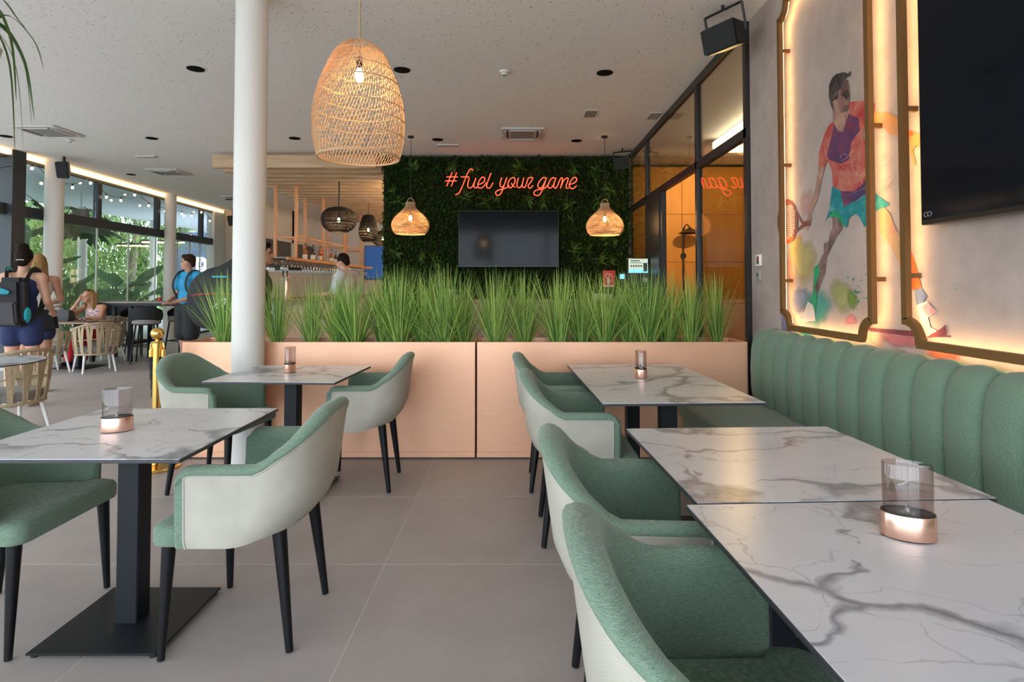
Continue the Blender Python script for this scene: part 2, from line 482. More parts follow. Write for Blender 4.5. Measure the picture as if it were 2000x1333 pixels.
# ---------------------------------------------------------------- the room
# floor: grout bed with separate tiles
TW, TD = .912, .888
fl = sstruct('floor', MB().box(-9.6, 5.6, Y0, Y1 + .3, -.12, -.0007), 'grout', 'grey porcelain tile floor with thin pale joints')
tile_me = MB().rbox(-TW / 2 + .0016, TW / 2 - .0016, -TD / 2 + .0016, TD / 2 - .0016, -.012, 0, .0005, 1).mesh('floor_tile', 'floor_tile', False)
gx0, gy0 = -.621, 3.706
cells = []
for i in range(-10, 4):
    for j in range(-4, 15):
        cx_, cy_ = gx0 + (i + .5) * TW, gy0 + (j + .5) * TD
        if cy_ < .9 or cx_ > 2.3 or cx_ - TW / 2 < fac_x(cy_): continue
        if cx_ > -.6 + .0 and cy_ > 5.4 and cx_ > -1: continue
        cells.append((cx_, cy_))
cells.sort(key=lambda c: c[1])
for c in cells[:170]: ob('tile', tile_me, fl, (c[0], c[1], 0))
rest = MB()
for c in cells[170:]: rest.box(c[0] - TW / 2 + .0016, c[0] + TW / 2 - .0016, c[1] - TD / 2 + .0016, c[1] + TD / 2 - .0016, -.004, 0)
for i in range(-10, 4):
    for j in range(-9, 17):
        c = (gx0 + (i + .5) * TW, gy0 + (j + .5) * TD)
        if c in cells or c[0] - TW / 2 < fac_x(c[1]) or c[1] > Y1 or c[0] > 1.93: continue
        rest.box(c[0] - TW / 2 + .0016, c[0] + TW / 2 - .0016, c[1] - TD / 2 + .0016, c[1] + TD / 2 - .0016, -.004, 0)
o = rest.build('distant_tiles', 'floor_tile', fl, False); o['kind'] = 'stuff'
sstruct('floor_annex', MB().box(1.98, 5.6, 4.9, 10.9, -.004, 0), 'grey_paint')

cl = MB().prism([(fac_x(Y0) + .02, Y0), (5.6, Y0), (5.6, Y1 + .3), (fac_x(Y1) + .02, Y1 + .3)], ZC, ZC + .25)
sstruct('ceiling', cl, 'ceiling_board', 'white perforated acoustic ceiling')
sstruct('wall_right', MB().box(XW, XW + .12, Y0, 4.82, 0, ZC), 'mauve_plaster', 'mauve plaster wall with mural')
sstruct('wall_back', MB().box(-8.9, -2.2, Y1, Y1 + .2, 0, ZC), 'grey_paint', 'grey back wall behind the bar')
sstruct('wall_feature', MB().box(-2.24, XW + .06, 9.98, 10.2, 0, ZC), 'black_plastic', 'dark partition carrying the plant wall')
sstruct('wall_feature_side', MB().box(-2.24, -2.06, 10.2, Y1, 0, ZC), 'white_paint')
# end of the left glass front: white pier and a cream wall
xe = fac_x(16.75)
sstruct('wall_pier', MB().box(xe - .12, xe + .10, 16.72, 17.3, 0, ZC), 'white_paint')
sstruct('wall_left', MB().box(-8.75, -8.1, 17.32, 17.5, 0, ZC), 'warm_paint', 'cream wall end beside the glass front')
sstruct('wall_left_return', MB().box(-8.1, -6.6, 17.32, 17.5, 0, ZC), 'white_paint')
# side wall of the back bar: pale above, dark glazed band below
sstruct('wall_bar', MB().box(-6.75, -6.6, 14.3, Y1, 2.56, ZC), 'white_paint', 'pale wall above the dark bar recess')
sstruct('wall_bar_recess', MB().box(-6.78, -6.63, 14.3, Y1, 1.72, 2.56), 'smoked_panel', 'dark glazed bar recess')
sstruct('wall_bar_lower', MB().box(-6.76, -6.61, 14.3, Y1, 0, 1.72), 'white_paint')
tag(MB().box(-2.285, -2.245, 10.7, 18.6, 3.08, 3.13).build('ceiling_light_strip', 'led_fill', None, False), 'added warm fill light strip, unseen behind the plant wall, facing the bar', 'light strip')  # added fill light that brightens the dark bar area, out of sight
# right annex behind the glass partition
sstruct('wall_annex_right', MB().box(5.4, 5.55, 4.6, 10.9, 0, ZC), 'panel_wood')
aw = sstruct('wall_annex_back', MB().box(XW + .08, 5.5, 10.66, 10.8, 0, ZC), 'black_plastic', 'warm wooden panel wall seen through the glass')
pw = MB().rbox(-.55, .55, -.012, .012, -.43, .43, .003, 1).mesh('wood_panel', 'panel_wood', False)
for ix in range(3):
    for iz in range(4): ob('wood_panel', pw, aw, (2.45 + ix * 1.106, 10.646, .435 + iz * .866))
sstruct('wall_annex_front', MB().box(XW + .12, 5.5, 4.72, 4.84, 0, ZC), 'grey_paint')
bulk = MB().box(3.0, 5.4, 4.84, 8.75, 3.30, ZC - .01)
sstruct('trim_annex', bulk, 'warm_paint', 'dropped ceiling edge in the room behind the glass')
annex_led = tag(MB().box(2.92, 2.998, 5.2, 8.7, 3.34, 3.44).build('ceiling_light_strip', 'led_white', None, False), 'bright linear light strip in the room behind the glass partition', 'light strip')

# right glass partition: window_1
w1 = ob('window_1', None); w1['kind'] = 'structure'; w1['label'] = 'black framed glass partition'
def bar(mb): return mb.build('frame_bar', 'frame_metal', w1, False)
bar(MB().box(XW - .03, XW + .03, 4.83, 9.97, ZC - .075, ZC))
bar(MB().box(XW - .03, XW + .03, 4.83, 9.97, 2.545, 2.625))
for y in (4.865, 6.2, 8.60, 9.93):
    bar(MB().box(XW - .03, XW + .03, y - .03, y + .03, 0, ZC - .08))
bar(MB().box(XW - .03, XW + .03, 7.66, 7.72, 0, 2.545))
bar(MB().box(XW - .05, XW + .05, 7.74, 8.56, 0.0, 2.54))      # dark solid door leaf
bar(MB().box(XW - .03, XW + .03, 4.83, 6.2, 0, .07))
pane = lambda y0, y1, z0, z1: MB().box(XW - .006, XW + .006, y0, y1, z0, z1).build('pane', 'partition_glass', w1, False)
pane(4.895, 6.17, .07, 2.545); pane(4.895, 6.17, 2.625, ZC - .075); pane(6.23, 8.57, 2.625, ZC - .075); pane(8.63, 9.90, 2.625, ZC - .075); pane(8.63, 9.90, 0, 2.545)

# left glass front: window_2
w2 = ob('window_2', None); w2['kind'] = 'structure'; w2['label'] = 'tall left glass front with dark steel frame'
def fbar(y, w, dx=.07, z0=0, z1=ZC, name='post', mat='facade_metal'):
    x = fac_x(y); return MB().box(x - dx, x + dx, y - w, y + w, z0, z1).build(name, mat, w2, False)
fbar(9.57, .13, .16)
for y in (11.77, 13.93, 16.11): fbar(y, .055, .05, 2.62, ZC)
for y in (7.3, 5.0, 2.7, .4, -1.9): fbar(y, .055, .05, 0, ZC)
def slab(y0, y1, z0, z1, d, mat, name='transom'):
    a, b = fac_x(y0), fac_x(y1)
    return MB().prism([(a - d, y0), (a + d, y0), (b + d, y1), (b - d, y1)], z0, z1).build(name, mat, w2, False)
slab(Y0, 17.3, 2.46, 2.64, .06, 'facade_metal'); slab(Y0, 17.3, ZC - .13, ZC, .05, 'facade_metal', 'head_rail'); slab(9.7, 17.3, 0, .05, .04, 'facade_metal', 'sill_rail')
ys = [9.70, 10.75, 11.77, 12.82, 13.89, 14.87, 15.5, 16.08, 16.72]
for a, b in zip(ys, ys[1:]): slab(a + .012, b - .012, .05, 2.46, .005, 'clear_glass', 'pane')
for y in ys[1:-1]: fbar(y, .012, .012, .05, 2.46, 'glazing_joint', 'vent_white')
for a, b in zip((9.70, 11.83, 13.99, 16.17), (11.71, 13.87, 16.05, 16.72)): slab(a, b, 2.64, ZC - .13, .005, 'upper_glass', 'pane')
led = MB().prism([(fac_x(Y0) + .06, Y0), (fac_x(Y0) + .13, Y0), (fac_x(17.25) + .13, 17.25), (fac_x(17.25) + .06, 17.25)], ZC - .085, ZC - .01)
tag(led.build('ceiling_light_strip', 'led_warm', None, False), 'warm linear light strip along the ceiling above the left glass front', 'light strip')
# rear glass front behind the camera
w3 = ob('window_3', None); w3['kind'] = 'structure'
for x in (-7.4, -5.4, -3.2, -1.0, 1.2): MB().box(x - .05, x + .05, Y0 - .05, Y0 + .05, 0, ZC).build('post', 'facade_metal', w3, False)
MB().box(-7.5, XW, Y0 - .05, Y0 + .05, ZC - .1, ZC).build('head_rail', 'facade_metal', w3, False)

# round columns
def column(x, y, r, label, z1=ZC):
    prof = [(r, 0), (r, z1)]
    o = MB().lathe(prof, (0, 0, 0), 40).build('round_column', 'column_paint'); o.location = (x, y, 0); o['kind'] = 'structure'; o['label'] = label
column(-1.985, 4.375, .1135, 'white round column standing in front of the copper planter')
column(-8.05, 10.227, .14, 'white round column beside the standing women')
column(-8.30, 14.1, .125, 'white round column behind the man in the blue shirt')

# ---------------------------------------------------------------- terrace outside
sstruct('ground_terrace', MB().box(-15.5, -8.2, -8, 40, -.16, -.02), 'paving', 'pale terrace paving outside')
sstruct('ground_lawn', MB().box(-70, -15.5, -30, 90, -.2, -.04), 'lawn', 'lawn beyond the terrace')
sstruct('ground_rear', MB().box(-8.2, 30, -40, Y0, -.2, -.04), 'paving')
sstruct('ceiling_terrace', MB().box(-13.0, -8.45, 7.5, 26, 3.56, 3.85), 'soffit_white', 'pale soffit over the terrace')
column(-12.35, 16.75, .115, 'slim white terrace column outside, nearer one', 3.56)
column(-12.55, 20.35, .115, 'slim white terrace column outside, farther one', 3.56)
sstruct('wall_terrace', MB().box(-14.7, -9.4, 25.0, 25.3, 0, 3.56), 'navy_paint', 'dark blue wall at the end of the terrace')

# ---------------------------------------------------------------- tables
def make_table(name, w, d, rot, x, y, label, group, cols=((0, 0),), base=.46):
    t = thing(name, label, 'table', (x, y, 0), rot, group)
    top = MB().rbox(-w / 2, w / 2, -d / 2, d / 2, .736, .748, .0015, 1).build('table_edge', 'table_edge', t, False)
    MB().box(-w / 2 + .002, w / 2 - .002, -d / 2 + .002, d / 2 - .002, .7475, .7502).build('tabletop', 'marble', t, False)
    for cx_, cy_ in cols:
        MB().box(cx_ - .2, cx_ + .2, cy_ - .2, cy_ + .2, .722, .736).build('top_bracket', 'table_metal', t, False)
        MB().rbox(cx_ - .042, cx_ + .042, cy_ - .042, cy_ + .042, .012, .722, .004, 1).build('pedestal', 'table_metal', t, False)
        b = MB().rbox(cx_ - base / 2, cx_ + base / 2, cy_ - base / 2, cy_ + base / 2, .012, .02, .002, 1)
        b = b.build('base_plate', 'table_metal', t, False)
        for sx in (-1, 1):
            for sy in (-1, 1):
                MB().cyl((cx_ + sx * (base / 2 - .02), cy_ + sy * (base / 2 - .02), 0), (cx_ + sx * (base / 2 - .02), cy_ + sy * (base / 2 - .02), .012), .013, n=10).build('glide', 'black_plastic', b)
    return t
G = 'marble bistro tables in the lounge'
R = math.radians
make_table('pedestal_table', .80, .80, 0, -1.50, 2.34, 'square white marble pedestal table at lower left, in full view with its black base plate', G)
make_table('pedestal_table', .80, .71, R(-3), -1.44, 3.826, 'square white marble pedestal table beside the white column', G)
make_table('pedestal_table', .80, 1.385, R(2), .79, 3.55, 'long white marble table on two black pedestals next to the planter', G, ((0, -.40), (0, .41)), .40)
make_table('pedestal_table', .815, .80, R(2.6), .862, 1.972, 'square marble table without votive in front of the green banquette', G)
make_table('pedestal_table', .815, .80, R(2.6), .866, 1.162, 'nearest marble table at lower right with copper votive on it', G)

# ---------------------------------------------------------------- votive lights
def make_votive():
    t = thing('votive_light', '', 'candle holder')
    n = 40; ax, ay = 1.0, .64
    MB().lathe([(.050, 0), (.052, .003)], (0, 0, 0), n, ax, ay).build('foot', 'black_plastic', t)
    MB().lathe([(.0545, .003), (.055, .004), (.055, .055), (.054, .056), (.051, .056), (.051, .03)], (0, 0, 0), n, ax, ay).build('base', 'votive_copper', t)
    MB().lathe([(.0535, .0565), (.0535, .059), (.049, .059), (.049, .046), (.0, .046)], (0, 0, 0), n, ax, ay).build('rim', 'black_plastic', t)
    MB().lathe([(.0500, .050), (.0500, .165), (.0492, .1665), (.0482, .165), (.0482, .050)], (0, 0, 0), n, ax, ay).build('glass_shade', 'smoked_glass', t)
    c = MB().lathe([(.019, .046), (.020, .052), (.018, .056), (.006, .058), (.0, .058)], (0, 0, 0), 20).build('tealight', 'wicking', t)
    MB().lathe([(.007, .057), (.0065, .064), (.003, .071), (0, .073)], (0, 0, 0), 10).build('wick', 'wicking', c)
    return t
vo = make_votive()
vo.location = (.885, 1.345, .7502); vo.rotation_euler.z = R(-24)
vo['label'] = 'oval copper votive with smoked glass on the nearest right table'; vo['group'] = 'copper table votives'
copy_tree(vo, (-1.555, 2.31, .7502), R(28), 'oval copper votive with smoked glass on the lower left table', 'copper table votives')
copy_tree(vo, (-1.475, 3.86, .7502), R(88), 'copper votive on the square table beside the column', 'copper table votives')
copy_tree(vo, (.765, 3.63, .7502), R(100), 'copper votive on the long two-pedestal table', 'copper table votives')

# ---------------------------------------------------------------- upholstered armchairs
def make_armchair():
    t = thing('armchair', '', 'chair')
    w, yc, dd, ne = .290, -.060, .222, 2.7      # half width, where the curve begins, depth of the curve
    ytip = .150
    # plan path from right arm tip round the back to left arm tip: (x, y, nx, ny, tipdist)
    st = []
    for k in range(11):
        y = ytip - .003 - (ytip - .003 - yc) * (k / 10) ** 1.7
        st.append((w, y))
    K = 26
    for k in range(1, K):
        ph = PI * k / K; c_, s_ = math.cos(ph), math.sin(ph)
        st.append((w * math.copysign(abs(c_) ** (2 / ne), c_), yc - dd * abs(s_) ** (2 / ne)))
    st += [(-x, y) for x, y in reversed(st[:11])]
    n = len(st); nor = []
    for i in range(n):
        a, b = st[max(i - 1, 0)], st[min(i + 1, n - 1)]
        tx, ty = b[0] - a[0], b[1] - a[1]; l = math.hypot(tx, ty); nor.append((-ty / l, tx / l))   # points outward (right of travel is out)
    # fix orientation: outward at first station is +x
    if nor[0][0] < 0: nor = [(-a, -b) for a, b in nor]
    def top(i):
        x, y = st[i]
        back = sstep(-.115, -.30, y) if y < -.115 else 0
        back = max(0, min(1, (-.122 - y) / .158)); back = back ** .9 * (1 - .25 * (1 - back))
        shoulder = 1 - .10 * sstep(.06, .24, abs(x))
        h = .690 + (.862 - .690) * min(1, back) * (shoulder if y < -.18 else 1)
        d = ytip - y; r = .055
        if d < r: h -= r - math.sqrt(max(0, r * r - (r - d) ** 2))
        return h
    def pos(i, off, z, tipk=1.0, yadd=0):
        x, y = st[i]; nx, ny = nor[i]
        bk = sstep(-.02, -.24, y) if y < -.02 else 0
        lean = (z - .44) * (.13 * bk)                  # back leans rearward
        flare = 1 + (z - .40) * .10
        taper = -.075 * bk * max(0, (.56 - z) / .16) ** 1.6     # shell tucks in under the back
        return ((x - nx * off) * flare * (1 + taper * .5), (y - ny * off) - lean - taper * .9 + yadd, z)
    th = lambda i: .046 + .020 * (sstep(-.05, -.28, st[i][1]) if st[i][1] < -.05 else 0)
    zb = lambda i: .402 + .032 * (sstep(0, -.28, st[i][1]) if st[i][1] < 0 else 0)
    def prof(i):
        T, B, H = th(i), zb(i), top(i)
        out = [(0, B + (H - .032 - B) * q) for q in (0, .12, .3, .5, .7, .88, 1)]
        out[0] = (.010, B - .0)
        rim = [(-.005, H - .028), (-.006, H - .016), (.002, H - .004), (T * .32, H + .003), (T * .62, H + .001), (T * .9, H - .010), (T, H - .03)]
        inn = [(T + .004, H - .10), (T + .006, .56), (T + .008, .47), (T + .006, .43)]
        return out, rim, inn
    rows_b = []; rows_g = []
    for i in range(n):
        o_, r_, n_ = prof(i)
        rows_b.append([pos(i, a, z) for a, z in o_])
        rows_g.append([pos(i, a, z) for a, z in [o_[-1]] + r_ + n_])
    # beige outer shell (stops short of the arm tips)
    MB().grid(rows_b[3:n - 3]).build('back_shell', 'fabric_beige', t, True, 60)
    g = MB(); g.grid(rows_g)
    for side in (0, 1):                                # rounded arm fronts in green
        idx = [0, 1, 2, 3] if side == 0 else [n - 1, n - 2, n - 3, n - 4]
        g.grid([rows_b[k] for k in idx])
        k = idx[0]; T, B, H = th(k), zb(k), top(k)
        o_, r_, n_ = prof(k); loop = o_ + r_ + n_
        cols = []
        for sh, ya in ((1, 0), (.82, .007), (.45, .013), (.05, .0145)):
            cols.append([pos(k, T / 2 + (a - T / 2) * sh, z if z < H - .04 else H - .04 + (z - (H - .04)) * (1 - (1 - sh) * .3), 1, ya) for a, z in loop])
        g.grid(cols)
    bmw = g.build('upholstery', 'fabric_green', t, True, 60, True)
    # double piping where beige meets green
    pts = [rows_b[3][k] for k in range(0, 7)] + [rows_b[i][6] for i in range(4, n - 4)] + [rows_b[n - 4][k] for k in range(6, -1, -1)]
    def outw(p, i): return p
    MB().tube([V(*p) for p in pts], .0042, 6).build('piping', 'fabric_beige', t)
    # seat cushion
    bm = MB(); rows = []
    def outline(sh):
        pts = []
        yf, yb, wf, wb = .262 - sh, -.235 + sh, .268 - sh, .225 - sh
        for (cx_, cy_, a0, r) in ((wf, yf, 0, .05), (-wf, yf, 90, .05)):
            pass
        def corner(cx_, cy_, a0, r):
            return [(cx_ + r * math.cos(R(a0 + q * 15)), cy_ + r * math.sin(R(a0 + q * 15))) for q in range(7)]
        pts += corner(wf - .05, yf - .05, 0, .05) + corner(-wf + .05, yf - .05, 90, .05)
        pts += [(-wf, .155), (-wb, .13)] + corner(-wb + .12, yb + .12, 180, .12) + corner(wb - .12, yb + .12, 270, .12) + [(wb, .13), (wf, .155)]
        return pts
    for sh, z in ((.012, .398), (.003, .402), (0, .412), (0, .452), (.006, .466), (.020, .474), (.05, .478)):
        rows.append([(x, y, max(z, .402 + .048 * max(0, min(1, (.10 - y) / .16))) if z < .46 else z - .012 * max(0, min(1, -y / .25))) for x, y in outline(sh)])
    c = MB().grid(rows, True)
    m_ = len(rows[0]); c.f.append(tuple(range(m_ - 1, -1, -1))); c.f.append(tuple(range((len(rows) - 1) * m_, len(rows) * m_)))
    c.build('seat', 'fabric_green', t, True, 70)
    MB().box(-.2, .2, -.06, .2, .396, .45).build('seat_base', 'black_cloth', t, False)
    for sx in (-1, 1):
        MB().cyl((sx * .225, .208, .400), (sx * .250, .216, 0.004), .024, .0125, 16).build('leg', 'black_wood', t)
        MB().cyl((sx * .175, -.165, .425), (sx * .200, -.216, 0.004), .026, .0135, 16).build('leg', 'black_wood', t)
    return t
ac = make_armchair()
GC = 'green and beige armchairs'
chairs = [(-1.03, 2.352, R(90), 'armchair with beige back shell turned to the camera, right of the lower left table'),
 (-1.998, 2.352, R(-90), 'armchair cut off by the left picture edge, its green seat under the lower left table'),
 (-1.03, 3.965, R(92), 'armchair between the square table and the copper planter, its back to the planter gap'),
 (-1.95, 3.90, R(-97), 'armchair left of the white column beside the brass stanchion'),
 (.315, 3.965, R(-91), 'farthest armchair of the right row, closest to the copper planter'),
 (.355, 3.19, R(-90), 'second armchair from the planter in the right row'),
 (.41, 1.86, R(-93), 'third armchair from the planter in the right row'),
 (.432, 1.155, R(-91), 'nearest armchair of the right row, at the bottom edge of the picture')]
for i, (x, y, rz, lb) in enumerate(chairs):
    if i == 0:
        ac.location = (x, y, 0); ac.rotation_euler.z = rz; ac['label'] = lb; ac['group'] = GC
    else: copy_tree(ac, (x, y, 0), rz, lb, GC)

# ---------------------------------------------------------------- green channelled banquette
bq = thing('banquette', 'long green channel-tufted banquette along the mauve wall', 'banquette', (1.80, 2.0, 0))
BX = -1.80; YE = 4.46 - 2.0; YS = -1.2 - 2.0
MB().rbox(1.26 + BX, 1.90 + BX, YS, YE, .06, .36, .01, 1).build('base', 'fabric_green_v', bq)
MB().rbox(1.215 + BX, 1.88 + BX, YS, YE, .345, .455, .03, 3).build('seat', 'fabric_green_v', bq)
MB().box(1.30 + BX, 1.88 + BX, YS + .03, YE - .03, 0, .06).build('plinth', 'black_plastic', bq, False)
MB().box(1.855 + BX, 1.922 + BX, YS, YE, .30, .985).build('back_board', 'fabric_green_v', bq, False)
cw = .2
def channel_mesh():
    rows = []
    prof = [(1.80, .43), (1.765, .46), (1.75, .55), (1.745, .70), (1.752, .84), (1.765, .91), (1.785, .955), (1.815, .985), (1.85, .998), (1.885, 1.0), (1.905, .994)]
    K = 12
    for k in range(K + 1):
        u = -1 + 2 * k / K
        bul = math.sqrt(max(0, 1 - abs(u) ** 2.3))
        row = []
        for j, (x, z) in enumerate(prof):
            # inset along local normal
            a = prof[max(j - 1, 0)]; b = prof[min(j + 1, len(prof) - 1)]
            tx, tz = b[0] - a[0], b[1] - a[1]; l = math.hypot(tx, tz); nx, nz = tz / l, -tx / l    # inward normal
            ins = .040 * (1 - bul)
            row.append((x + nx * ins + BX, u * cw / 2, z + nz * ins))
        rows.append(row)
    return MB().grid(rows).mesh('channel', 'fabric_green_v', True, 75)
chm = channel_mesh()
k = 0; y = YE - cw / 2
while y > YS:
    ob('channel', chm, bq, (0, y, 0)); y -= cw

# ---------------------------------------------------------------- copper planters with ornamental grass
def planter(x0, x1, label):
    yf, yb, h = 4.504, 4.90, .885
    t = thing('planter_box', label, 'planter', ((x0 + x1) / 2, (yf + yb) / 2, 0), 0, 'copper planter boxes')
    hw, hd = (x1 - x0) / 2, (yb - yf) / 2
    MB().rbox(-hw, hw, -hd, -hd + .012, .012, h, .002, 1).build('front_panel', 'planter_copper', t, False)
    MB().rbox(-hw, hw, hd - .012, hd, .012, h, .002, 1).build('back_panel', 'planter_copper', t, False)
    for s in (-1, 1): MB().rbox(s * hw - (.012 if s > 0 else 0), s * hw + (0 if s > 0 else .012), -hd + .012, hd - .012, .012, h, .002, 1).build('side_panel', 'planter_copper', t, False)
    MB().rbox(-hw, hw, -hd - .006, -hd, .012, .055, .002, 1).build('skirting', 'planter_copper', t, False)
    MB().box(-hw + .012, hw - .012, -hd + .012, hd - .012, .55, .835).build('soil', 'soil', t, False)
    MB().box(-hw + .02, hw - .02, -hd + .02, hd - .02, 0, .03).build('plinth', 'black_plastic', t, False)
planter(-2.545, -.312, 'copper planter box at left, with the white column before it')
planter(-.298, 1.765, 'copper planter box at right, behind the long marble table')

def grass_mesh(seed, n=230, h=.60, spread=.34):
    r = random.Random(seed); m = MB()
    for i in range(n):
        a = r.uniform(0, 2 * PI); rad = .055 * math.sqrt(r.random())
        lean = abs(r.gauss(0, 1)) * spread * .62; lean = min(lean, .60)
        H = h * r.uniform(.62, 1.08) * (1 - .18 * lean)
        b0 = V(rad * math.cos(a), rad * math.sin(a), 0)
        d = V(math.cos(a + r.uniform(-.5, .5)), math.sin(a + r.uniform(-.5, .5)), 0)
        wd = r.uniform(.0022, .0045); side = V(-d.y, d.x, 0)
        side = (side + V(r.uniform(-1, 1), r.uniform(-1, 1), 0) * .8).normalized()
        curve = r.uniform(.2, 1.0)
        pts = []
        for k in range(5):
            s = k / 4
            out = lean * (s * (1 - curve * .4) + curve * .4 * s * s)
            pts.append(b0 + d * out + V(0, 0, H * (s - lean * .28 * s * s)))
        ws = (1, 1, .85, .6, .08)
        vs = []
        for p, q in zip(pts, ws): vs += [p - side * wd * q, p + side * wd * q]
        m.add(vs, [(2 * k, 2 * k + 1, 2 * k + 3, 2 * k + 2) for k in range(4)])
    return m.mesh('grass_blades', 'grass_blade', True, 180)
gms = [grass_mesh(11 + i, 215, .60 + .025 * (i % 3), .36) for i in range(5)]
# a drier, wider tuft
gxs = [(-2.34, 4.66, 1.05), (-2.19, 4.76, .9), (-1.92, 4.75, .9), (-1.64, 4.68, .95), (-1.42, 4.76, .95), (-1.27, 4.66, .98), (-1.06, 4.76, .98), (-.92, 4.65, 1.0), (-.74, 4.74, 1.0), (-.56, 4.65, 1.03), (-.43, 4.74, .98),
       (-.16, 4.67, 1.0), (.06, 4.76, .94), (.34, 4.66, 1.0), (.53, 4.75, .97), (.70, 4.66, 1.0), (.90, 4.75, .97), (1.04, 4.66, 1.0), (1.22, 4.75, .98), (1.38, 4.66, .97), (1.60, 4.70, 1.02)]
ORD = 'first second third fourth fifth sixth seventh eighth ninth tenth eleventh'.split()
where = ['leftmost, at the planter end by the stanchion', 'just left of the white column', 'mostly hidden behind the white column', 'first to the right of the white column']
for i, (x, y, s) in enumerate(gxs):
    o = ob('grass_plant', gms[i % 5], None, (x, y, .832), rnd.uniform(0, 6.28)); o.scale = (s, s, s)
    if x > 1.5: o.rotation_euler.z = 0; o.scale = (.52 * s, .8 * s, s)
    elif x > 1.3: o.rotation_euler.z = 0; o.scale = (.8 * s, .9 * s, s)
    elif abs(x + 1.985) < .38: o.rotation_euler.z = 0; o.scale = (.8 * s, .42 * s, s); o.location.y = 4.74
    if i < 4: lb = 'green artificial grass tuft, ' + where[i]
    elif x < -.3: lb = 'green artificial grass tuft, %s to the right of the white column' % ORD[i - 3]
    else: lb = 'green artificial grass tuft, %s from the planter gap in the right planter' % ORD[i - 11]
    tag(o, lb, 'potted plant', 'grass tufts in the copper planters')

# ---------------------------------------------------------------- plant wall
pwall = thing('plant_wall', 'dense artificial plant wall with dark green foliage behind the neon sign', 'plant wall', (-.155, 9.9, 0))
GX0, GX1 = -2.24 + .155, 1.92 + .155
MB().box(GX0, GX1, .03, .075, .02, ZC - .02).build('backing_panel', 'soil', pwall, False)
def leaf_quad(m, p, d, up, L, W, bend=.25):
    s = d.cross(up)
    s = s.normalized() if s.length > 1e-4 else V(1, 0, 0)
    nrm = s.cross(d).normalized()
    a = p + d * L * .45 - nrm * 0; b = p + d * L - nrm * L * bend
    m.add([p - s * W * .15, p + s * W * .15, a + s * W, b, a - s * W], [(0, 1, 2, 4), (4, 2, 3)])
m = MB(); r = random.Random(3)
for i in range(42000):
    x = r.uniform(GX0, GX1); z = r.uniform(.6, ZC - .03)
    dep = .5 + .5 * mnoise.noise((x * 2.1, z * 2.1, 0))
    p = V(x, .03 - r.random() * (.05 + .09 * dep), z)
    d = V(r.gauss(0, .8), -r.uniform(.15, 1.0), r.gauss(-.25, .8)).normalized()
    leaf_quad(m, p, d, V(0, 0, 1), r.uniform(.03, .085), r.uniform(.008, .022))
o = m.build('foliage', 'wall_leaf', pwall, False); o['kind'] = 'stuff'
def rosette(seed):
    r = random.Random(seed); m = MB()
    for i in range(34):
        a = r.uniform(0, 2 * PI); e = r.uniform(.15, 1.25)
        d = V(math.cos(a) * math.sin(e), -math.cos(e), math.sin(a) * math.sin(e) + .1).normalized()
        leaf_quad(m, V(0, 0, 0), d, V(0, 0, 1), r.uniform(.12, .23), r.uniform(.008, .015), .3)
    return m.mesh('rosette', 'rosette_leaf', False)
rms = [rosette(50 + i) for i in range(4)]
r = random.Random(9); spots = [(-1.72, 3.28), (-1.02, 3.30), (.05, 3.28), (.95, 3.26), (1.35, 3.25), (-1.95, 2.72), (-.85, 2.78), (.45, 2.70), (.9, 2.66), (1.35, 2.72), (1.5, 2.05), (1.4, 1.75), (-2.0, 1.85), (-1.7, 2.3), (.95, 1.9), (-1.35, 1.7), (-1.1, 2.55), (.2, 2.75), (1.55, 2.9), (-.5, 2.72)]
for x, z in spots: 
    if -1.15 < x < .9 and 1.45 < z < 2.66: continue
    o = ob('rosette', rms[r.randrange(4)], pwall, (x + .155, -.125, z)); o.rotation_euler = (0, r.uniform(0, 6.28), 0)
for i in range(46):
    rx_, rz2 = r.uniform(GX0 + .15, GX1 - .15), r.uniform(1.2, ZC - .15)
    if -1.15 < rx_ - .155 < .9 and 1.45 < rz2 < 2.72: continue
    o = ob('rosette', rms[r.randrange(4)], pwall, (rx_, -.10, rz2)); o.rotation_euler = (0, r.uniform(0, 6.28), 0); k = r.uniform(.55, .8); o.scale = (k, k, k)

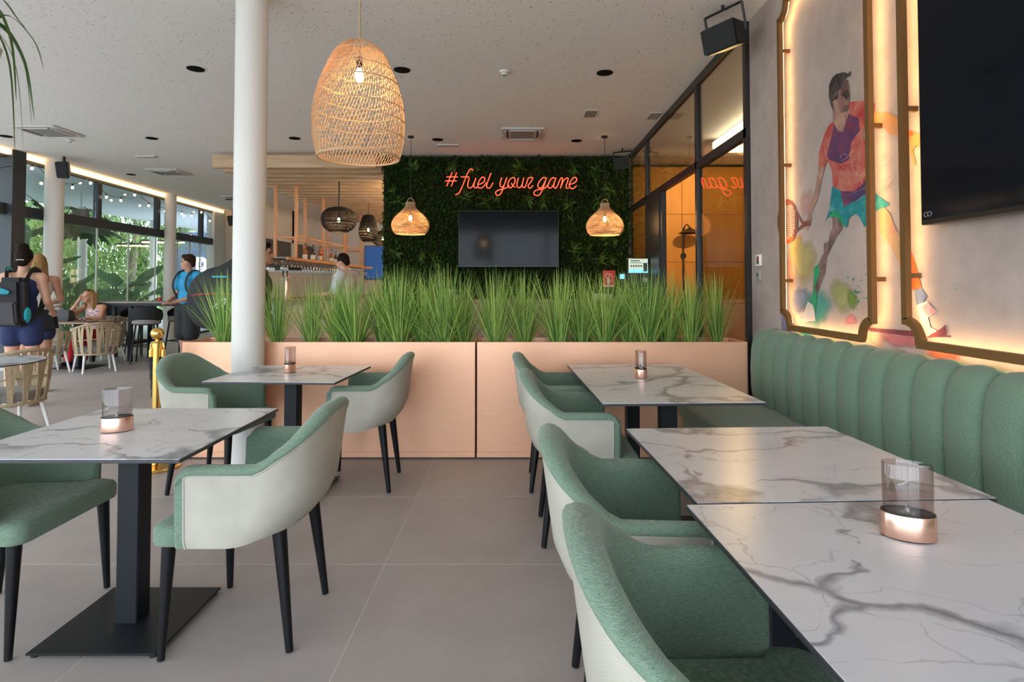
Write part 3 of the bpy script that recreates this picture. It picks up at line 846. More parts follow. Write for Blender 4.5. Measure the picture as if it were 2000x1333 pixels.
# ---------------------------------------------------------------- neon lettering
neon = thing('neon_sign', 'red neon script sign reading #fuel your game on the plant wall', 'sign', (-.07, 9.72, 2.95))
K = .001265
def NS(*pts): return [V(-1.333 + u * K + .07, 0, 3.411 - v * K - 2.95) for u, v in pts]
glyphs = [('letter_hash', [[(215, 175), (145, 358)], [(275, 178), (205, 358)], [(140, 236), (290, 236)], [(125, 288), (275, 288)]]),
 ('letter_f', [[(488, 150), (470, 132), (448, 138), (428, 168), (405, 215), (370, 310), (330, 400), (298, 455), (258, 470)], [(330, 236), (440, 236)]]),
 ('letter_u', [[(440, 250), (420, 330), (424, 370), (450, 382), (480, 362), (505, 310), (527, 250)], [(527, 250), (502, 335), (508, 372), (530, 380), (548, 368)]]),
 ('letter_e', [[(558, 335), (610, 318), (642, 280), (638, 245), (606, 243), (572, 285), (552, 335), (560, 374), (592, 383), (632, 358), (662, 312)]]),
 ('letter_l', [[(725, 185), (700, 250), (672, 330), (668, 368), (692, 384), (720, 370), (750, 312)]]),
 ('letter_y', [[(865, 245), (845, 310), (845, 350), (866, 372), (892, 350), (918, 290), (932, 242)], [(932, 242), (892, 360), (862, 440), (830, 476), (797, 472), (785, 442), (808, 417), (868, 397), (930, 378), (962, 345)]]),
 ('letter_o', [[(1010, 243), (972, 270), (946, 330), (956, 370), (988, 377), (1022, 335), (1040, 285), (1030, 250), (1010, 243)], [(992, 318), (1012, 352), (1046, 372)]]),
 ('letter_u', [[(1085, 248), (1065, 320), (1070, 365), (1098, 378), (1128, 345), (1156, 245)], [(1156, 245), (1134, 340), (1146, 374), (1172, 368), (1190, 320), (1206, 270)]]),
 ('letter_r', [[(1206, 270), (1218, 250), (1242, 244), (1272, 248), (1258, 285), (1218, 340), (1214, 370), (1240, 382), (1276, 350)]]),
 ('letter_g', [[(1450, 258), (1412, 244), (1372, 280), (1340, 335), (1346, 376), (1376, 382), (1410, 345), (1448, 260)], [(1450, 250), (1412, 370), (1372, 455), (1332, 482), (1292, 466), (1290, 432), (1328, 407), (1400, 395), (1448, 370), (1478, 330)]]),
 ('letter_a', [[(1577, 258), (1537, 246), (1500, 280), (1474, 335), (1476, 372), (1502, 383), (1536, 352), (1572, 265)], [(1577, 250), (1550, 330), (1552, 376), (1578, 380), (1600, 345)]]),
 ('letter_m', [[(1600, 345), (1628, 275), (1650, 246), (1664, 262), (1652, 320), (1634, 386)], [(1640, 370), (1668, 300), (1706, 256), (1734, 252), (1730, 292), (1710, 350), (1716, 384), (1742, 384)]]),
 ('letter_e', [[(1758, 335), (1814, 316), (1848, 280), (1840, 247), (1804, 247), (1772, 287), (1750, 340), (1764, 380), (1800, 390), (1846, 352)]])]
for nm, strokes in glyphs:
    mb = MB()
    for s in strokes: mb.tube(catmull(NS(*s), 6) if len(s) > 2 else NS(*s), .0072, 8)
    mb.build(nm, 'neon_core', neon)
bk = MB()
for u, v in ((200, 236), (370, 310), (450, 382), (700, 250), (845, 330), (1010, 243), (1240, 382), (1412, 244), (1552, 376), (1710, 350)):
    p = NS((u, v))[0]; bk.cyl(p, p + V(0, .14, 0), .004, n=6)
bk.build('standoffs', 'black_plastic', neon)

# ---------------------------------------------------------------- televisions
def tv(name, w, h, loc, rz, label):
    t = thing(name, label, 'television', loc, rz)
    MB().rbox(-w / 2, w / 2, -.02, .03, -h / 2, h / 2, .004, 1).build('housing', 'tv_bezel', t, False)
    MB().box(-w / 2 + .010, w / 2 - .010, -.0225, -.02, -h / 2 + .022, h / 2 - .010).build('screen', 'screen_black', t, False)
    MB().box(-.25, .25, .03, .08, -.2, .2).build('wall_mount', 'black_metal', t, False)
    return t
tv('television', 1.665, .94, (-.124, 9.74, 2.085), 0, 'switched-off black television on the plant wall under the neon sign')
t2 = tv('television', 1.90, 1.08, (1.855, 1.712, 2.13), -PI / 2, 'large black television mounted on the mauve wall at right')
lg = MB()
for s in (-1, 1): lg.tube([V(-.90 + s * .012 + .012 * math.cos(a * PI / 8), -.0235, -.495 + .010 * math.sin(a * PI / 8)) for a in range(16)], .0014, 5, closed=True)
lg.build('corner_mark', 'vent_grey', t2)

# ---------------------------------------------------------------- gold frames with light behind
def frame_path(y0, y1, z0, z1, r):
    pts = []
    def arc(cy, cz, a0, a1):
        for k in range(9):
            a = R(a0 + (a1 - a0) * k / 8); pts.append((cy + r * math.cos(a), cz + r * math.sin(a)))
    # y runs toward the far end; concave corners
    st = .012
    pts.append((y0 + r, z0)); arc_pts = None
    pts.append((y1 - r, z0)); pts.append((y1 - r, z0 + st))
    for k in range(9):
        a = R(180 - 90 * k / 8); pts.append((y1 + r * math.cos(a) * .92, z0 + r * math.sin(a) * .92 + st))
    pts.append((y1, z0 + r + st)); pts.append((y1, z1 - r - st))
    for k in range(9):
        a = R(270 - 90 * k / 8); pts.append((y1 + r * math.cos(a) * .92, z1 + r * math.sin(a) * .92 - st))
    pts.append((y1 - r, z1)); pts.append((y0 + r, z1))
    for k in range(9):
        a = R(0 - 90 * k / 8); pts.append((y0 + r * math.cos(a) * .92, z1 + r * math.sin(a) * .92 - st))
    pts.append((y0, z1 - r - st)); pts.append((y0, z0 + r + st))
    for k in range(9):
        a = R(90 - 90 * k / 8); pts.append((y0 + r * math.cos(a) * .92, z0 + r * math.sin(a) * .92 + st))
    return pts
def offset_loop(pts, d):
    n = len(pts); out = []
    for i in range(n):
        a, b, c = pts[i - 1], pts[i], pts[(i + 1) % n]
        def nrm(p, q):
            dx, dy = q[0] - p[0], q[1] - p[1]; l = math.hypot(dx, dy) or 1; return (dy / l, -dx / l)
        n1, n2 = nrm(a, b), nrm(b, c); mx, my = n1[0] + n2[0], n1[1] + n2[1]; l = math.hypot(mx, my) or 1
        k = 1 / max(.55, l / 2)
        out.append((b[0] + mx / l * d * k, b[1] + my / l * d * k))
    return out
def gold_frame(y0, y1, z0, z1, label):
    t = thing('wall_frame', label, 'wall frame', (XW, (y0 + y1) / 2, z0), 0, 'gold backlit frames on the mauve wall')
    P = frame_path(y0, y1, z0, z1, .10); oy, oz = (y0 + y1) / 2, z0
    A, B = offset_loop(P, .019), offset_loop(P, -.019)
    loc = lambda L, x: [(x, y - oy, z - oz) for y, z in L]
    rows = [loc(A, -.052), loc(A, -.080), loc(B, -.080), loc(B, -.052)]
    MB().grid(rows + [rows[0]], True).build('moulding', 'gold_frame', t, True, 30)
    A2, B2 = offset_loop(P, .006), offset_loop(P, -.006)
    MB().grid([loc(A2, -.0515), loc(A2, -.045), loc(B2, -.045), loc(B2, -.0515)], True).build('light_strip', 'led_frame', t, False)
    for (y, z) in ((y0, z0 + .32), (y1, z0 + .32), (y0, (z0 + z1) / 2), (y1, (z0 + z1) / 2), (y0, z1 - .32), (y1, z1 - .32)):
        MB().box(-.053, -.001, y - oy - .012, y - oy + .012, z - oz - .012, z - oz + .012).build('bracket', 'gold_frame', t, False)
gold_frame(3.085, 4.115, 1.030, 3.29, 'gold backlit wall frame around the painted padel player')
gold_frame(.60, 2.815, 1.045, 3.29, 'gold backlit wall frame around the large right television')

# ---------------------------------------------------------------- mural painted on the wall
MP = {'hair':[(3.585,2.549),(3.549,2.582),(3.501,2.587),(3.416,2.568),(3.384,2.545),(3.353,2.552),(3.357,2.525),(3.391,2.53),(3.43,2.514),(3.45,2.485),(3.484,2.478),(3.485,2.434),(3.525,2.439),(3.549,2.424),(3.541,2.376),(3.567,2.414),(3.59,2.475)],'face':[(3.43,2.514),(3.385,2.513),(3.374,2.456),(3.365,2.41),(3.376,2.384),(3.371,2.354),(3.403,2.332),(3.461,2.338),(3.493,2.377),(3.525,2.439),(3.485,2.434),(3.484,2.478),(3.45,2.485)],'ear':[(3.546,2.434),(3.518,2.438),(3.492,2.414),(3.496,2.378),(3.527,2.383)],'sunglasses':[(3.451,2.445),(3.387,2.46),(3.369,2.414),(3.395,2.398),(3.42,2.42)],'neck':[(3.55,2.402),(3.493,2.377),(3.461,2.338),(3.403,2.332),(3.382,2.311),(3.438,2.222),(3.49,2.239),(3.552,2.312)],'shirt':[(3.549,2.311),(3.599,2.302),(3.65,2.262),(3.72,2.162),(3.73,2.078),(3.656,2.051),(3.619,2.093),(3.571,2.015),(3.56,1.916),(3.454,1.872),(3.341,1.854),(3.281,1.869),(3.194,1.915),(3.187,2.041),(3.25,2.152),(3.231,2.195),(3.153,2.181),(3.132,2.294),(3.222,2.336),(3.339,2.369),(3.376,2.377),(3.371,2.354),(3.381,2.311),(3.438,2.222),(3.49,2.235)],'shirt_shade':[(3.536,2.292),(3.49,2.235),(3.438,2.222),(3.381,2.311),(3.282,2.257),(3.272,2.185),(3.358,2.137),(3.385,2.043),(3.476,2.041),(3.597,2.089),(3.625,2.125),(3.565,2.233)],'arm':[(3.157,2.254),(3.125,2.246),(3.032,2.215),(2.983,2.188),(2.945,2.155),(2.9,2.099),(2.873,2.08),(2.837,2.064),(2.77,2.026),(2.729,1.995),(2.731,1.938),(2.771,1.959),(2.813,1.992),(2.84,1.975),(2.82,1.899),(2.838,1.902),(2.858,1.967),(2.857,2.003),(2.883,2.058),(2.947,2.074),(3.025,2.101),(3.054,2.14),(3.159,2.175)],'wristband':[(2.88,2.085),(2.837,2.065),(2.827,2.046),(2.878,2.046)],'forearm':[(3.73,2.076),(3.656,2.051),(3.703,1.963),(3.737,1.889),(3.761,1.853),(3.834,1.791),(3.827,1.75),(3.844,1.712),(3.893,1.684),(3.926,1.704),(3.908,1.743),(3.875,1.772),(3.857,1.827),(3.808,1.876),(3.766,1.949)],'shorts':[(3.571,1.923),(3.454,1.872),(3.341,1.854),(3.281,1.869),(3.194,1.915),(3.19,1.84),(3.116,1.795),(3.03,1.738),(3.035,1.729),(3.123,1.721),(3.188,1.706),(3.195,1.66),(3.247,1.641),(3.286,1.697),(3.333,1.727),(3.395,1.709),(3.415,1.654),(3.459,1.673),(3.564,1.774),(3.621,1.743),(3.658,1.713),(3.606,1.787)],'shorts_shade':[(3.48,1.877),(3.341,1.854),(3.281,1.869),(3.194,1.915),(3.19,1.84),(3.295,1.802),(3.444,1.78)],'shorts_hem':[(3.564,1.772),(3.51,1.76),(3.471,1.718),(3.415,1.653),(3.447,1.665),(3.524,1.728),(3.614,1.738)],'leg':[(3.574,1.733),(3.48,1.711),(3.469,1.652),(3.537,1.606),(3.593,1.551),(3.652,1.486),(3.669,1.395),(3.73,1.318),(3.778,1.247),(3.796,1.152),(3.813,1.119),(3.826,1.206),(3.824,1.286),(3.805,1.397),(3.741,1.466),(3.68,1.518),(3.679,1.579),(3.62,1.59),(3.605,1.642),(3.576,1.67)],'sock':[(3.804,1.429),(3.742,1.459),(3.736,1.396),(3.8,1.302),(3.77,1.247),(3.796,1.144),(3.819,1.159),(3.841,1.23),(3.811,1.302)],'shoe':[(3.89,1.212),(3.826,1.19),(3.804,1.152),(3.795,1.089),(3.977,1.069),(3.942,1.137)],'leg_b':[(3.12,1.717),(3.072,1.73),(3.023,1.685),(2.986,1.612),(2.949,1.571),(2.922,1.514),(2.907,1.403),(2.944,1.398),(2.98,1.455),(3.018,1.52),(3.118,1.599)],'shin':[(2.941,1.515),(2.877,1.505),(2.843,1.437),(2.803,1.324),(2.799,1.307),(2.865,1.295),(2.89,1.343),(2.949,1.405)],'sock_b':[(2.847,1.295),(2.797,1.304),(2.763,1.267),(2.789,1.237),(2.836,1.224)],'shoe_b':[(2.832,1.224),(2.764,1.244),(2.7,1.198),(2.757,1.169),(2.742,1.124),(2.687,1.106),(2.64,1.14),(2.632,1.105),(2.768,1.077),(2.8,1.132),(2.816,1.178)],'sole_b':[(2.739,1.091),(2.687,1.114),(2.644,1.141),(2.633,1.102),(2.688,1.086),(2.76,1.077)],'laces_b':[(2.806,1.213),(2.755,1.241),(2.704,1.197),(2.757,1.175)],'handle':[(4.052,1.852),(3.942,1.745),(3.843,1.744),(3.844,1.708),(3.926,1.71),(4.039,1.681),(4.029,1.701),(3.956,1.729),(4.04,1.817)],'floor_line':[(3.23,1.086),(2.818,1.099),(2.612,1.093),(2.62,1.088),(2.827,1.071),(3.219,1.069)],'racket':[(4.012,1.754),(4.018,1.715),(4.034,1.68),(4.059,1.65),(4.09,1.628),(4.128,1.615),(4.169,1.612),(4.21,1.621),(4.249,1.639),(4.282,1.668),(4.308,1.704),(4.324,1.745),(4.328,1.788),(4.322,1.83),(4.303,1.868),(4.276,1.898),(4.241,1.919),(4.201,1.93),(4.16,1.929),(4.12,1.918),(4.083,1.897),(4.053,1.868),(4.03,1.833),(4.016,1.794)],'racket_tip':[(4.254,1.664),(4.075,1.659),(4.103,1.626),(4.169,1.612),(4.225,1.631)]}
MBL = {'olive':(3.949,1.483,0.22,0.156),'ochre':(4.042,1.58,0.106,0.092),'blue':(3.999,1.218,0.156,0.1),'teal':(3.78,1.168,0.185,0.15),'teal_dark':(3.929,0.983,0.134,0.036),'moss':(3.493,1.253,0.132,0.123),'moss_dark':(3.379,1.234,0.061,0.063),'pink':(3.394,1.12,0.069,0.039),'violet':(4.213,1.037,0.115,0.088),'rose':(2.963,1.047,0.181,0.053),'coral':(2.659,1.014,0.145,0.039),'peach':(4.127,1.421,0.083,0.164),'sand':(3.144,1.03,0.096,0.04),'haze':(3.905,1.866,0.115,0.098)}
MS = [(3.286,1.346,0.0062),(3.224,1.287,0.0067),(3.311,1.28,0.0055),(3.276,1.284,0.0041),(3.242,1.247,0.0054),(3.262,1.25,0.0041),(3.322,1.315,0.0042),(3.363,1.353,0.0084),(3.419,1.364,0.0071),(3.318,1.228,0.0083),(3.326,1.18,0.0042),(3.244,1.376,0.0041),(3.254,1.43,0.0034),(4.387,1.212,0.0046),(4.394,1.354,0.0046),(2.703,1.383,0.0028),(2.652,1.261,0.0033),(2.577,1.302,0.0032),(2.588,1.324,0.0027),(3.347,1.283,0.0098),(3.329,1.277,0.0083)]
def paint(name, cols, scale=6, alpha=1.0, fade=False):
    m, nt, b = nodes(name)
    v = coords(nt, 'Object'); n = noise(nt, v, scale, 4, .6, .8)
    st = [(.28 + .44 * i / max(1, len(cols) - 1), c) for i, c in enumerate(cols)]
    nt.links.new(ramp(nt, n, st), b.inputs['Base Color'])
    b.inputs['Roughness'].default_value = .8; b.inputs['Specular IOR Level'].default_value = .2
    a = None
    if fade:
        at = N(nt, 'ShaderNodeAttribute'); at.attribute_name = 'cover'
        n2 = noise(nt, v, 9, 5, .65, 1.0)
        a = mathn(nt, 'SUBTRACT', mathn(nt, 'MULTIPLY', at.outputs['Fac'], 1.75), mathn(nt, 'MULTIPLY', n2, 1.0), True)
        a = mathn(nt, 'MULTIPLY', a, alpha)
    elif alpha < 1:
        n2 = noise(nt, v, 7, 4); a = mathn(nt, 'MULTIPLY', mathn(nt, 'ADD', n2, .5, True), alpha)
    if a is not None: nt.links.new(a, b.inputs['Alpha'])
RED, NAVY, TEAL = (.52, .10, .085), (.09, .065, .14), (.03, .27, .29)
paint('paint_hair', [(.02, .015, .015), (.05, .038, .035), (.14, .11, .10)], 14)
paint('paint_face', [(.06, .035, .035), (.22, .115, .10), (.36, .20, .17)], 9)
paint('paint_skin', [(.16, .10, .10), (.36, .20, .16), (.48, .28, .20)], 7)
paint('paint_arm', [(.50, .22, .06), (.55, .25, .09), (.42, .22, .16)], 4)
paint('paint_shirt', [(.28, .02, .035), (.42, .07, .065), (.46, .17, .13), (.45, .08, .06)], 6)
paint('paint_navy', [(.05, .05, .13), (.14, .05, .12), (.30, .05, .09)], 6, .92)
paint('paint_shorts', [(.015, .11, .15), (.02, .22, .25), (.12, .33, .33)], 9)
paint('paint_green', [(.02, .22, .09), (.03, .30, .14)], 8)
paint('paint_leg', [(.06, .04, .045), (.17, .10, .09), (.32, .22, .20)], 9)
paint('paint_leg_warm', [(.35, .22, .12), (.48, .30, .17), (.52, .20, .17)], 6)
paint('paint_orange', [(.62, .09, .03), (.66, .17, .05)], 6)
paint('paint_blue', [(.06, .09, .22), (.16, .20, .34)], 9)
paint('paint_shoe', [(.50, .42, .42), (.60, .54, .54)], 12)
paint('paint_pink', [(.50, .16, .20), (.58, .40, .42)], 22)
paint('paint_dark', [(.10, .03, .05), (.22, .05, .07)], 8)
paint('paint_racket', [(.10, .05, .055), (.26, .075, .06)], 5)
paint('paint_redtip', [(.62, .08, .03), (.58, .14, .05)], 8)
for nm, c, a in (('olive', (.46, .38, .15), .75), ('ochre', (.60, .36, .10), .7), ('blue', (.20, .21, .32), .85), ('teal', (.06, .34, .28), .72), ('teal_dark', (.02, .26, .27), .9), ('moss', (.34, .34, .14), .8),
                 ('moss_dark', (.15, .24, .05), .85), ('pink', (.62, .22, .22), .8), ('violet', (.24, .22, .40), .8), ('rose', (.56, .17, .19), .8), ('coral', (.68, .13, .07), .85), ('peach', (.62, .27, .20), .55), ('sand', (.60, .42, .30), .6), ('haze', (.60, .32, .30), .45)):
    paint('wash_' + nm, [[x * .85 for x in c], c, [min(1, x * 1.15) for x in c]], 5, a, True)
mural = thing('wall_mural', 'watercolour mural of a padel player in red shirt and teal shorts on the mauve wall', 'mural', (XW, 3.2, 1.0))
def mflat(key, mat, layer, name):
    poly = MP[key]; x = -.0006 - .0004 * layer
    from mathutils.geometry import tessellate_polygon
    tri = tessellate_polygon([[Vector((y, z, 0)) for y, z in poly]])
    me = bpy.data.meshes.new(name); me.from_pydata([(x, y - 3.2, z - 1.0) for y, z in poly], [], [tuple(t) for t in tri]); me.materials.append(MATS[mat])
    bm = bmesh.new(); bm.from_mesh(me); bmesh.ops.recalc_face_normals(bm, faces=bm.faces); bm.to_mesh(me); bm.free()
    return ob(name, me, mural)
def wash(key, layer):
    cy, cz, ry, rz = MBL[key]; m = MB(); x = -.0006 - .0002 * layer; n = 28; cov = [1.0]
    r = random.Random(hash(key) % 97 if False else sum(map(ord, key)))
    m.v.append((x, cy - 3.2, cz - 1.0)); ph = [r.uniform(0, 6.28) for _ in range(3)]
    for q, cv in ((.25, .95), (.5, .80), (.75, .58), (.97, .30), (1.2, .0)):
        for k in range(n):
            a = 2 * PI * k / n; w = 1 + .13 * math.sin(2 * a + ph[0]) + .09 * math.sin(3 * a + ph[1]) + .05 * math.sin(7 * a + ph[2])
            m.v.append((x, cy - 3.2 + ry * q * w * math.cos(a), cz - 1.0 + rz * q * w * math.sin(a))); cov.append(cv)
    m.f += [(0, 1 + k, 1 + (k + 1) % n) for k in range(n)]
    for j in range(4):
        for k in range(n): m.f.append((1 + j * n + k, 1 + (j + 1) * n + k, 1 + (j + 1) * n + (k + 1) % n, 1 + j * n + (k + 1) % n))
    me = m.mesh('paint_wash', 'wash_' + key, False)
    at = me.attributes.new('cover', 'FLOAT', 'POINT')
    for i, c in enumerate(cov): at.data[i].value = c
    ob('paint_wash', me, mural)
for i, k in enumerate(('peach', 'haze', 'ochre', 'olive', 'violet', 'blue', 'teal', 'teal_dark', 'moss', 'moss_dark', 'pink', 'sand', 'rose', 'coral')): wash(k, i)
for key, mat, layer, nm in (('floor_line', 'paint_dark', 8, 'ground_line'), ('leg', 'paint_leg', 9, 'leg'), ('sock', 'paint_green', 10, 'sock'), ('shoe', 'paint_shoe', 11, 'shoe'), ('leg_b', 'paint_leg_warm', 9, 'leg'), ('shin', 'paint_orange', 10, 'shin'),
        ('sock_b', 'paint_blue', 11, 'sock'), ('shoe_b', 'paint_shoe', 12, 'shoe'), ('laces_b', 'paint_pink', 13, 'laces'), ('sole_b', 'paint_dark', 13, 'sole'), ('shorts', 'paint_shorts', 12, 'shorts'), ('shorts_shade', 'paint_navy', 13, 'shorts_patch'), ('shorts_hem', 'paint_green', 13, 'shorts_hem'),
        ('forearm', 'paint_skin', 11, 'forearm'), ('arm', 'paint_arm', 11, 'arm'), ('wristband', 'paint_orange', 12, 'wristband'), ('shirt', 'paint_shirt', 14, 'shirt'), ('shirt_shade', 'paint_navy', 15, 'shirt_patch'), ('neck', 'paint_skin', 15, 'neck'), ('face', 'paint_face', 16, 'face'),
        ('hair', 'paint_hair', 17, 'hair'), ('ear', 'paint_skin', 18, 'ear'), ('sunglasses', 'paint_hair', 17, 'sunglasses'), ('racket', 'paint_racket', 11, 'racket'), ('racket_tip', 'paint_redtip', 12, 'racket_tip'), ('handle', 'paint_racket', 12, 'racket_handle')):
    mflat(key, mat, layer, nm)
dots = MB(); rk = MP['racket']; cy = sum(p[0] for p in rk) / 24; cz = sum(p[1] for p in rk) / 24
ry = (max(p[0] for p in rk) - min(p[0] for p in rk)) / 2; rz_ = (max(p[1] for p in rk) - min(p[1] for p in rk)) / 2
for i in range(-6, 7):
    for j in range(-9, 8):
        u, w = i / 7.5, j / 10.5
        if u * u + w * w < .62:
            y, z = cy + u * ry - 3.2, cz + w * rz_ - 1.0
            dots.add([(-.0062, y + .008 * math.cos(a * PI / 3), z + .006 * math.sin(a * PI / 3)) for a in range(6)], [tuple(range(6))])
dots.build('racket_holes', 'paint_shoe', mural, False)
sp = MB()
for y, z, q in MS: sp.add([(-.0040, y - 3.2 + q * math.cos(a * PI / 5), z - 1 + q * math.sin(a * PI / 5)) for a in range(10)], [tuple(range(10))])
o = sp.build('paint_spatter', 'paint_green', mural, False); o['kind'] = 'stuff'
# pale brush strokes on shirt and shorts
ln = MB(); r = random.Random(5)
sh = MP['shirt_shade']; y0s = MP['shorts']
def streak(a, b, bow): 
    a, b = V(-.0072, a[0] - 3.2, a[1] - 1), V(-.0072, b[0] - 3.2, b[1] - 1); m_ = (a + b) / 2 + V(0, 0, bow)
    ln.tube(catmull([a, m_, b], 5), .0016, 4, flat=.3)
ymin, ymax = min(p[0] for p in y0s), max(p[0] for p in y0s); zmin, zmax = min(p[1] for p in y0s), max(p[1] for p in y0s)
for i in range(12):
    y = ymax - .18 - r.random() * .42; z = zmin + .16 + r.random() * .16
    streak((y, z), (y - r.uniform(.08, .2), z + r.uniform(.0, .07)), r.uniform(-.02, .0))
for i in range(16):
    y = ymax - .12 - r.random() * .40; z = zmax - .02 + r.random() * .2
    streak((y, z), (y - r.uniform(.05, .14), z + r.uniform(-.04, .05)), r.uniform(-.03, .02))
ln.build('brush_strokes', 'paint_shoe', mural, False)

# small wall switches
for z, lb, mt in ((1.515, 'white room thermostat with red display, upper of two controls by the glass partition', 'red_sign'), (1.392, 'grey key switch, lower of two controls by the glass partition', 'steel')):
    t = thing('wall_switch', lb, 'switch', (XW, 4.655, z))
    MB().rbox(-.022, -.0005, -.042, .042, -.045, .045, .004, 2).build('plate', 'white_plastic' if z > 1.45 else 'vent_grey', t)
    MB().box(-.024, -.022, -.030, .012, -.03, .03).build('face', 'vent_dark' if z > 1.45 else 'seat_grey', t, False)
    MB().box(-.026, -.024, -.018, .002, -.002, .02).build('indicator', mt, t, False)

# ---------------------------------------------------------------- woven pendant lamps
def woven(prof, strands, rad, twist, mat, nseg=22, dense2=None, rings=(), weave_r=None):
    """prof: list of (r, z) from the top down; two families of slanted canes plus hoops"""
    P = catmull([V(a, 0, b) for a, b in prof], 4)
    L = [0]
    for i in range(1, len(P)): L.append(L[-1] + (P[i] - P[i - 1]).length)
    def at(s):
        s = s * L[-1]
        for i in range(1, len(P)):
            if L[i] >= s:
                t = (s - L[i - 1]) / (L[i] - L[i - 1] + 1e-9); return P[i - 1].lerp(P[i], t)
        return P[-1]
    m = MB()
    for fam, (cnt, tw) in enumerate(((strands, twist), (dense2 or strands, -twist))):
        for k in range(cnt):
            a0 = 2 * PI * k / cnt + fam * .03
            pts = []
            for j in range(nseg + 1):
                s = j / nseg; p = at(s); a = a0 + tw * s
                rr = p.x + (fam - .5) * rad * 1.6
                pts.append((rr * math.cos(a), rr * math.sin(a), p.z))
            m.tube(pts, rad, 3, False)
    h = MB()
    for s, q in rings:
        p = at(s); h.tube([((p.x + .002) * math.cos(2 * PI * k / 36), (p.x + .002) * math.sin(2 * PI * k / 36), p.z) for k in range(36)], q, 5, closed=True)
    return m, h
def pendant(name, label, loc, prof, strands, rad, twist, mat, group, cord_mat, cord_r, power, bulb_z, rings, dense2=None, canopy=True, ceil=ZC, col=(1, .58, .24), rose=.045):
    t = thing(name, label, 'pendant lamp', loc, 0, group)
    m, h = woven(prof, strands, rad, twist, mat, dense2=dense2, rings=rings)
    m.build('shade', mat, t, True, 80); h.build('hoops', mat, t)
    zt = ceil - loc[2]; top = prof[0][1]
    MB().tube([(0, 0, bulb_z + .09), (0, 0, top), (.002, 0, (top + zt) / 2), (0, 0, zt)], cord_r, 6).build('cord', cord_mat, t)
    if canopy: MB().lathe([(rose, zt - .025), (rose, zt - .002)], (0, 0, 0), 20).build('ceiling_rose', 'black_metal', t)
    s = MB().cyl((0, 0, bulb_z + .035), (0, 0, bulb_z + .10), .018, n=12).build('socket', 'black_metal', t)
    MB().lathe([(0, -.045), (.016, -.038), (.026, -.015), (.024, .008), (.013, .035), (.012, .04)], (0, 0, bulb_z), 14).build('bulb', 'bulb_warm', t)
    point_light('bulb_glow', t, (0, 0, bulb_z - .06), power, col, .03)
    return t
# large natural pendant
big = [(.05, .655), (.085, .648), (.135, .60), (.175, .52), (.212, .43), (.238, .34), (.252, .25), (.254, .16), (.246, .08), (.232, .02), (.226, 0)]
pendant('rattan_pendant', 'large natural rattan bell-shaped pendant lamp hanging near the camera', (-.895, 3.33, 2.045), big, 74, .0024, 1.15, 'rattan', None, 'jute', .006, 9, .475,
        [(.02, .004), (.16, .003), (.30, .003), (.42, .005), (.52, .003), (.62, .004), (.72, .003), (.84, .003), (1.0, .006)], 60, False)
onion = [(.065, .455), (.062, .42), (.075, .385), (.13, .33), (.215, .25), (.262, .17), (.27, .11), (.25, .04), (.215, .0)]
for x, lb in ((-1.548, 'small onion-shaped natural rattan pendant left of the plant wall television'), (1.30, 'small onion-shaped natural rattan pendant right of the plant wall television')):
    pendant('rattan_pendant', lb, (x, 8.6, 2.07 if x < 0 else 2.055), onion, 90, .0036, .7, 'rattan', 'rattan pendants before the plant wall', 'black_plastic', .004, 20, .235,
            [(0, .006), (.1, .005), (.35, .004), (.6, .004), (.8, .004), (1.0, .008)])
    lp = MB().tube([V(.05 * math.cos(a * PI / 8), 0, .45 + .075 * math.sin(a * PI / 8)) for a in range(9)], .005, 6).build('carry_loop', 'rattan', bpy.data.objects[[o.name for o in COL.objects if o.name.startswith('rattan_pendant')][-1]])
blk = [(.10, .445), (.20, .42), (.285, .34), (.312, .24), (.295, .13), (.24, .05), (.16, .0)]
pendant('black_pendant', 'wide black woven drum pendant lamp over the bar', (-3.29, 10.9, 2.31), blk, 60, .0045, .5, 'rattan_black', 'black pendants over the bar', 'black_metal', .012, 24, .22, [(0, .012), (.3, .01), (.62, .010), (1, .012)] + [(q / 14, .005) for q in range(1, 14)], None, False, 3.26)
egg = [(.075, .60), (.13, .57), (.18, .40), (.212, .24), (.19, .09), (.12, .0)]
pendant('black_pendant', 'tall black egg-shaped woven pendant lamp over the bar', (-3.42, 13.6, 2.33), egg, 70, .0055, .5, 'rattan_black', 'black pendants over the bar', 'black_metal', .006, 24, .27, [(0, .012), (1, .012)] + [(q / 20, .005) for q in range(1, 20)], None, False, 3.26)
pendant('black_pendant', 'black round woven pendant lamp half hidden by the plant wall edge', (-3.72, 16.4, 2.42), [(.08, .40), (.24, .33), (.30, .2), (.24, .06), (.14, 0)], 60, .0055, .5, 'rattan_black', 'black pendants over the bar', 'black_metal', .006, 20, .2, [(0, .012), (1, .012)] + [(q / 12, .005) for q in range(1, 12)], None, False, 3.26)

# ---------------------------------------------------------------- ceiling fittings
dl = [(-3.243, 5.90, 'left of the white column top'), (-1.16, 5.93, 'right of the large rattan pendant'), (.913, 6.01, 'nearest on the right side of the ceiling'), (-5.43, 8.72, 'above the wooden beam end, left'),
      (-3.30, 8.72, 'just right of the white column'), (-1.18, 8.80, 'above the left end of the plant wall'), (.917, 8.87, 'above the right part of the plant wall'), (-7.50, 8.60, 'at the left picture edge'), (-7.62, 11.6, 'by the left glass front'), (-7.35, 15.0, 'far back by the glass front'), (-5.43, 11.6, 'behind the brass stanchion, deep in the room')]
for x, y, w in dl:
    t = thing('recessed_downlight', 'black recessed round downlight ' + w, 'downlight', (x, y, ZC), 0, 'recessed ceiling downlights')
    MB().lathe([(.052, -.010), (.082, -.008), (.084, -.0015)], (0, 0, 0), 28).build('trim_ring', 'downlight_black', t)
    MB().lathe([(.0, -.0115), (.052, -.0112)], (0, 0, 0), 28).build('reflector', 'downlight_black', t)
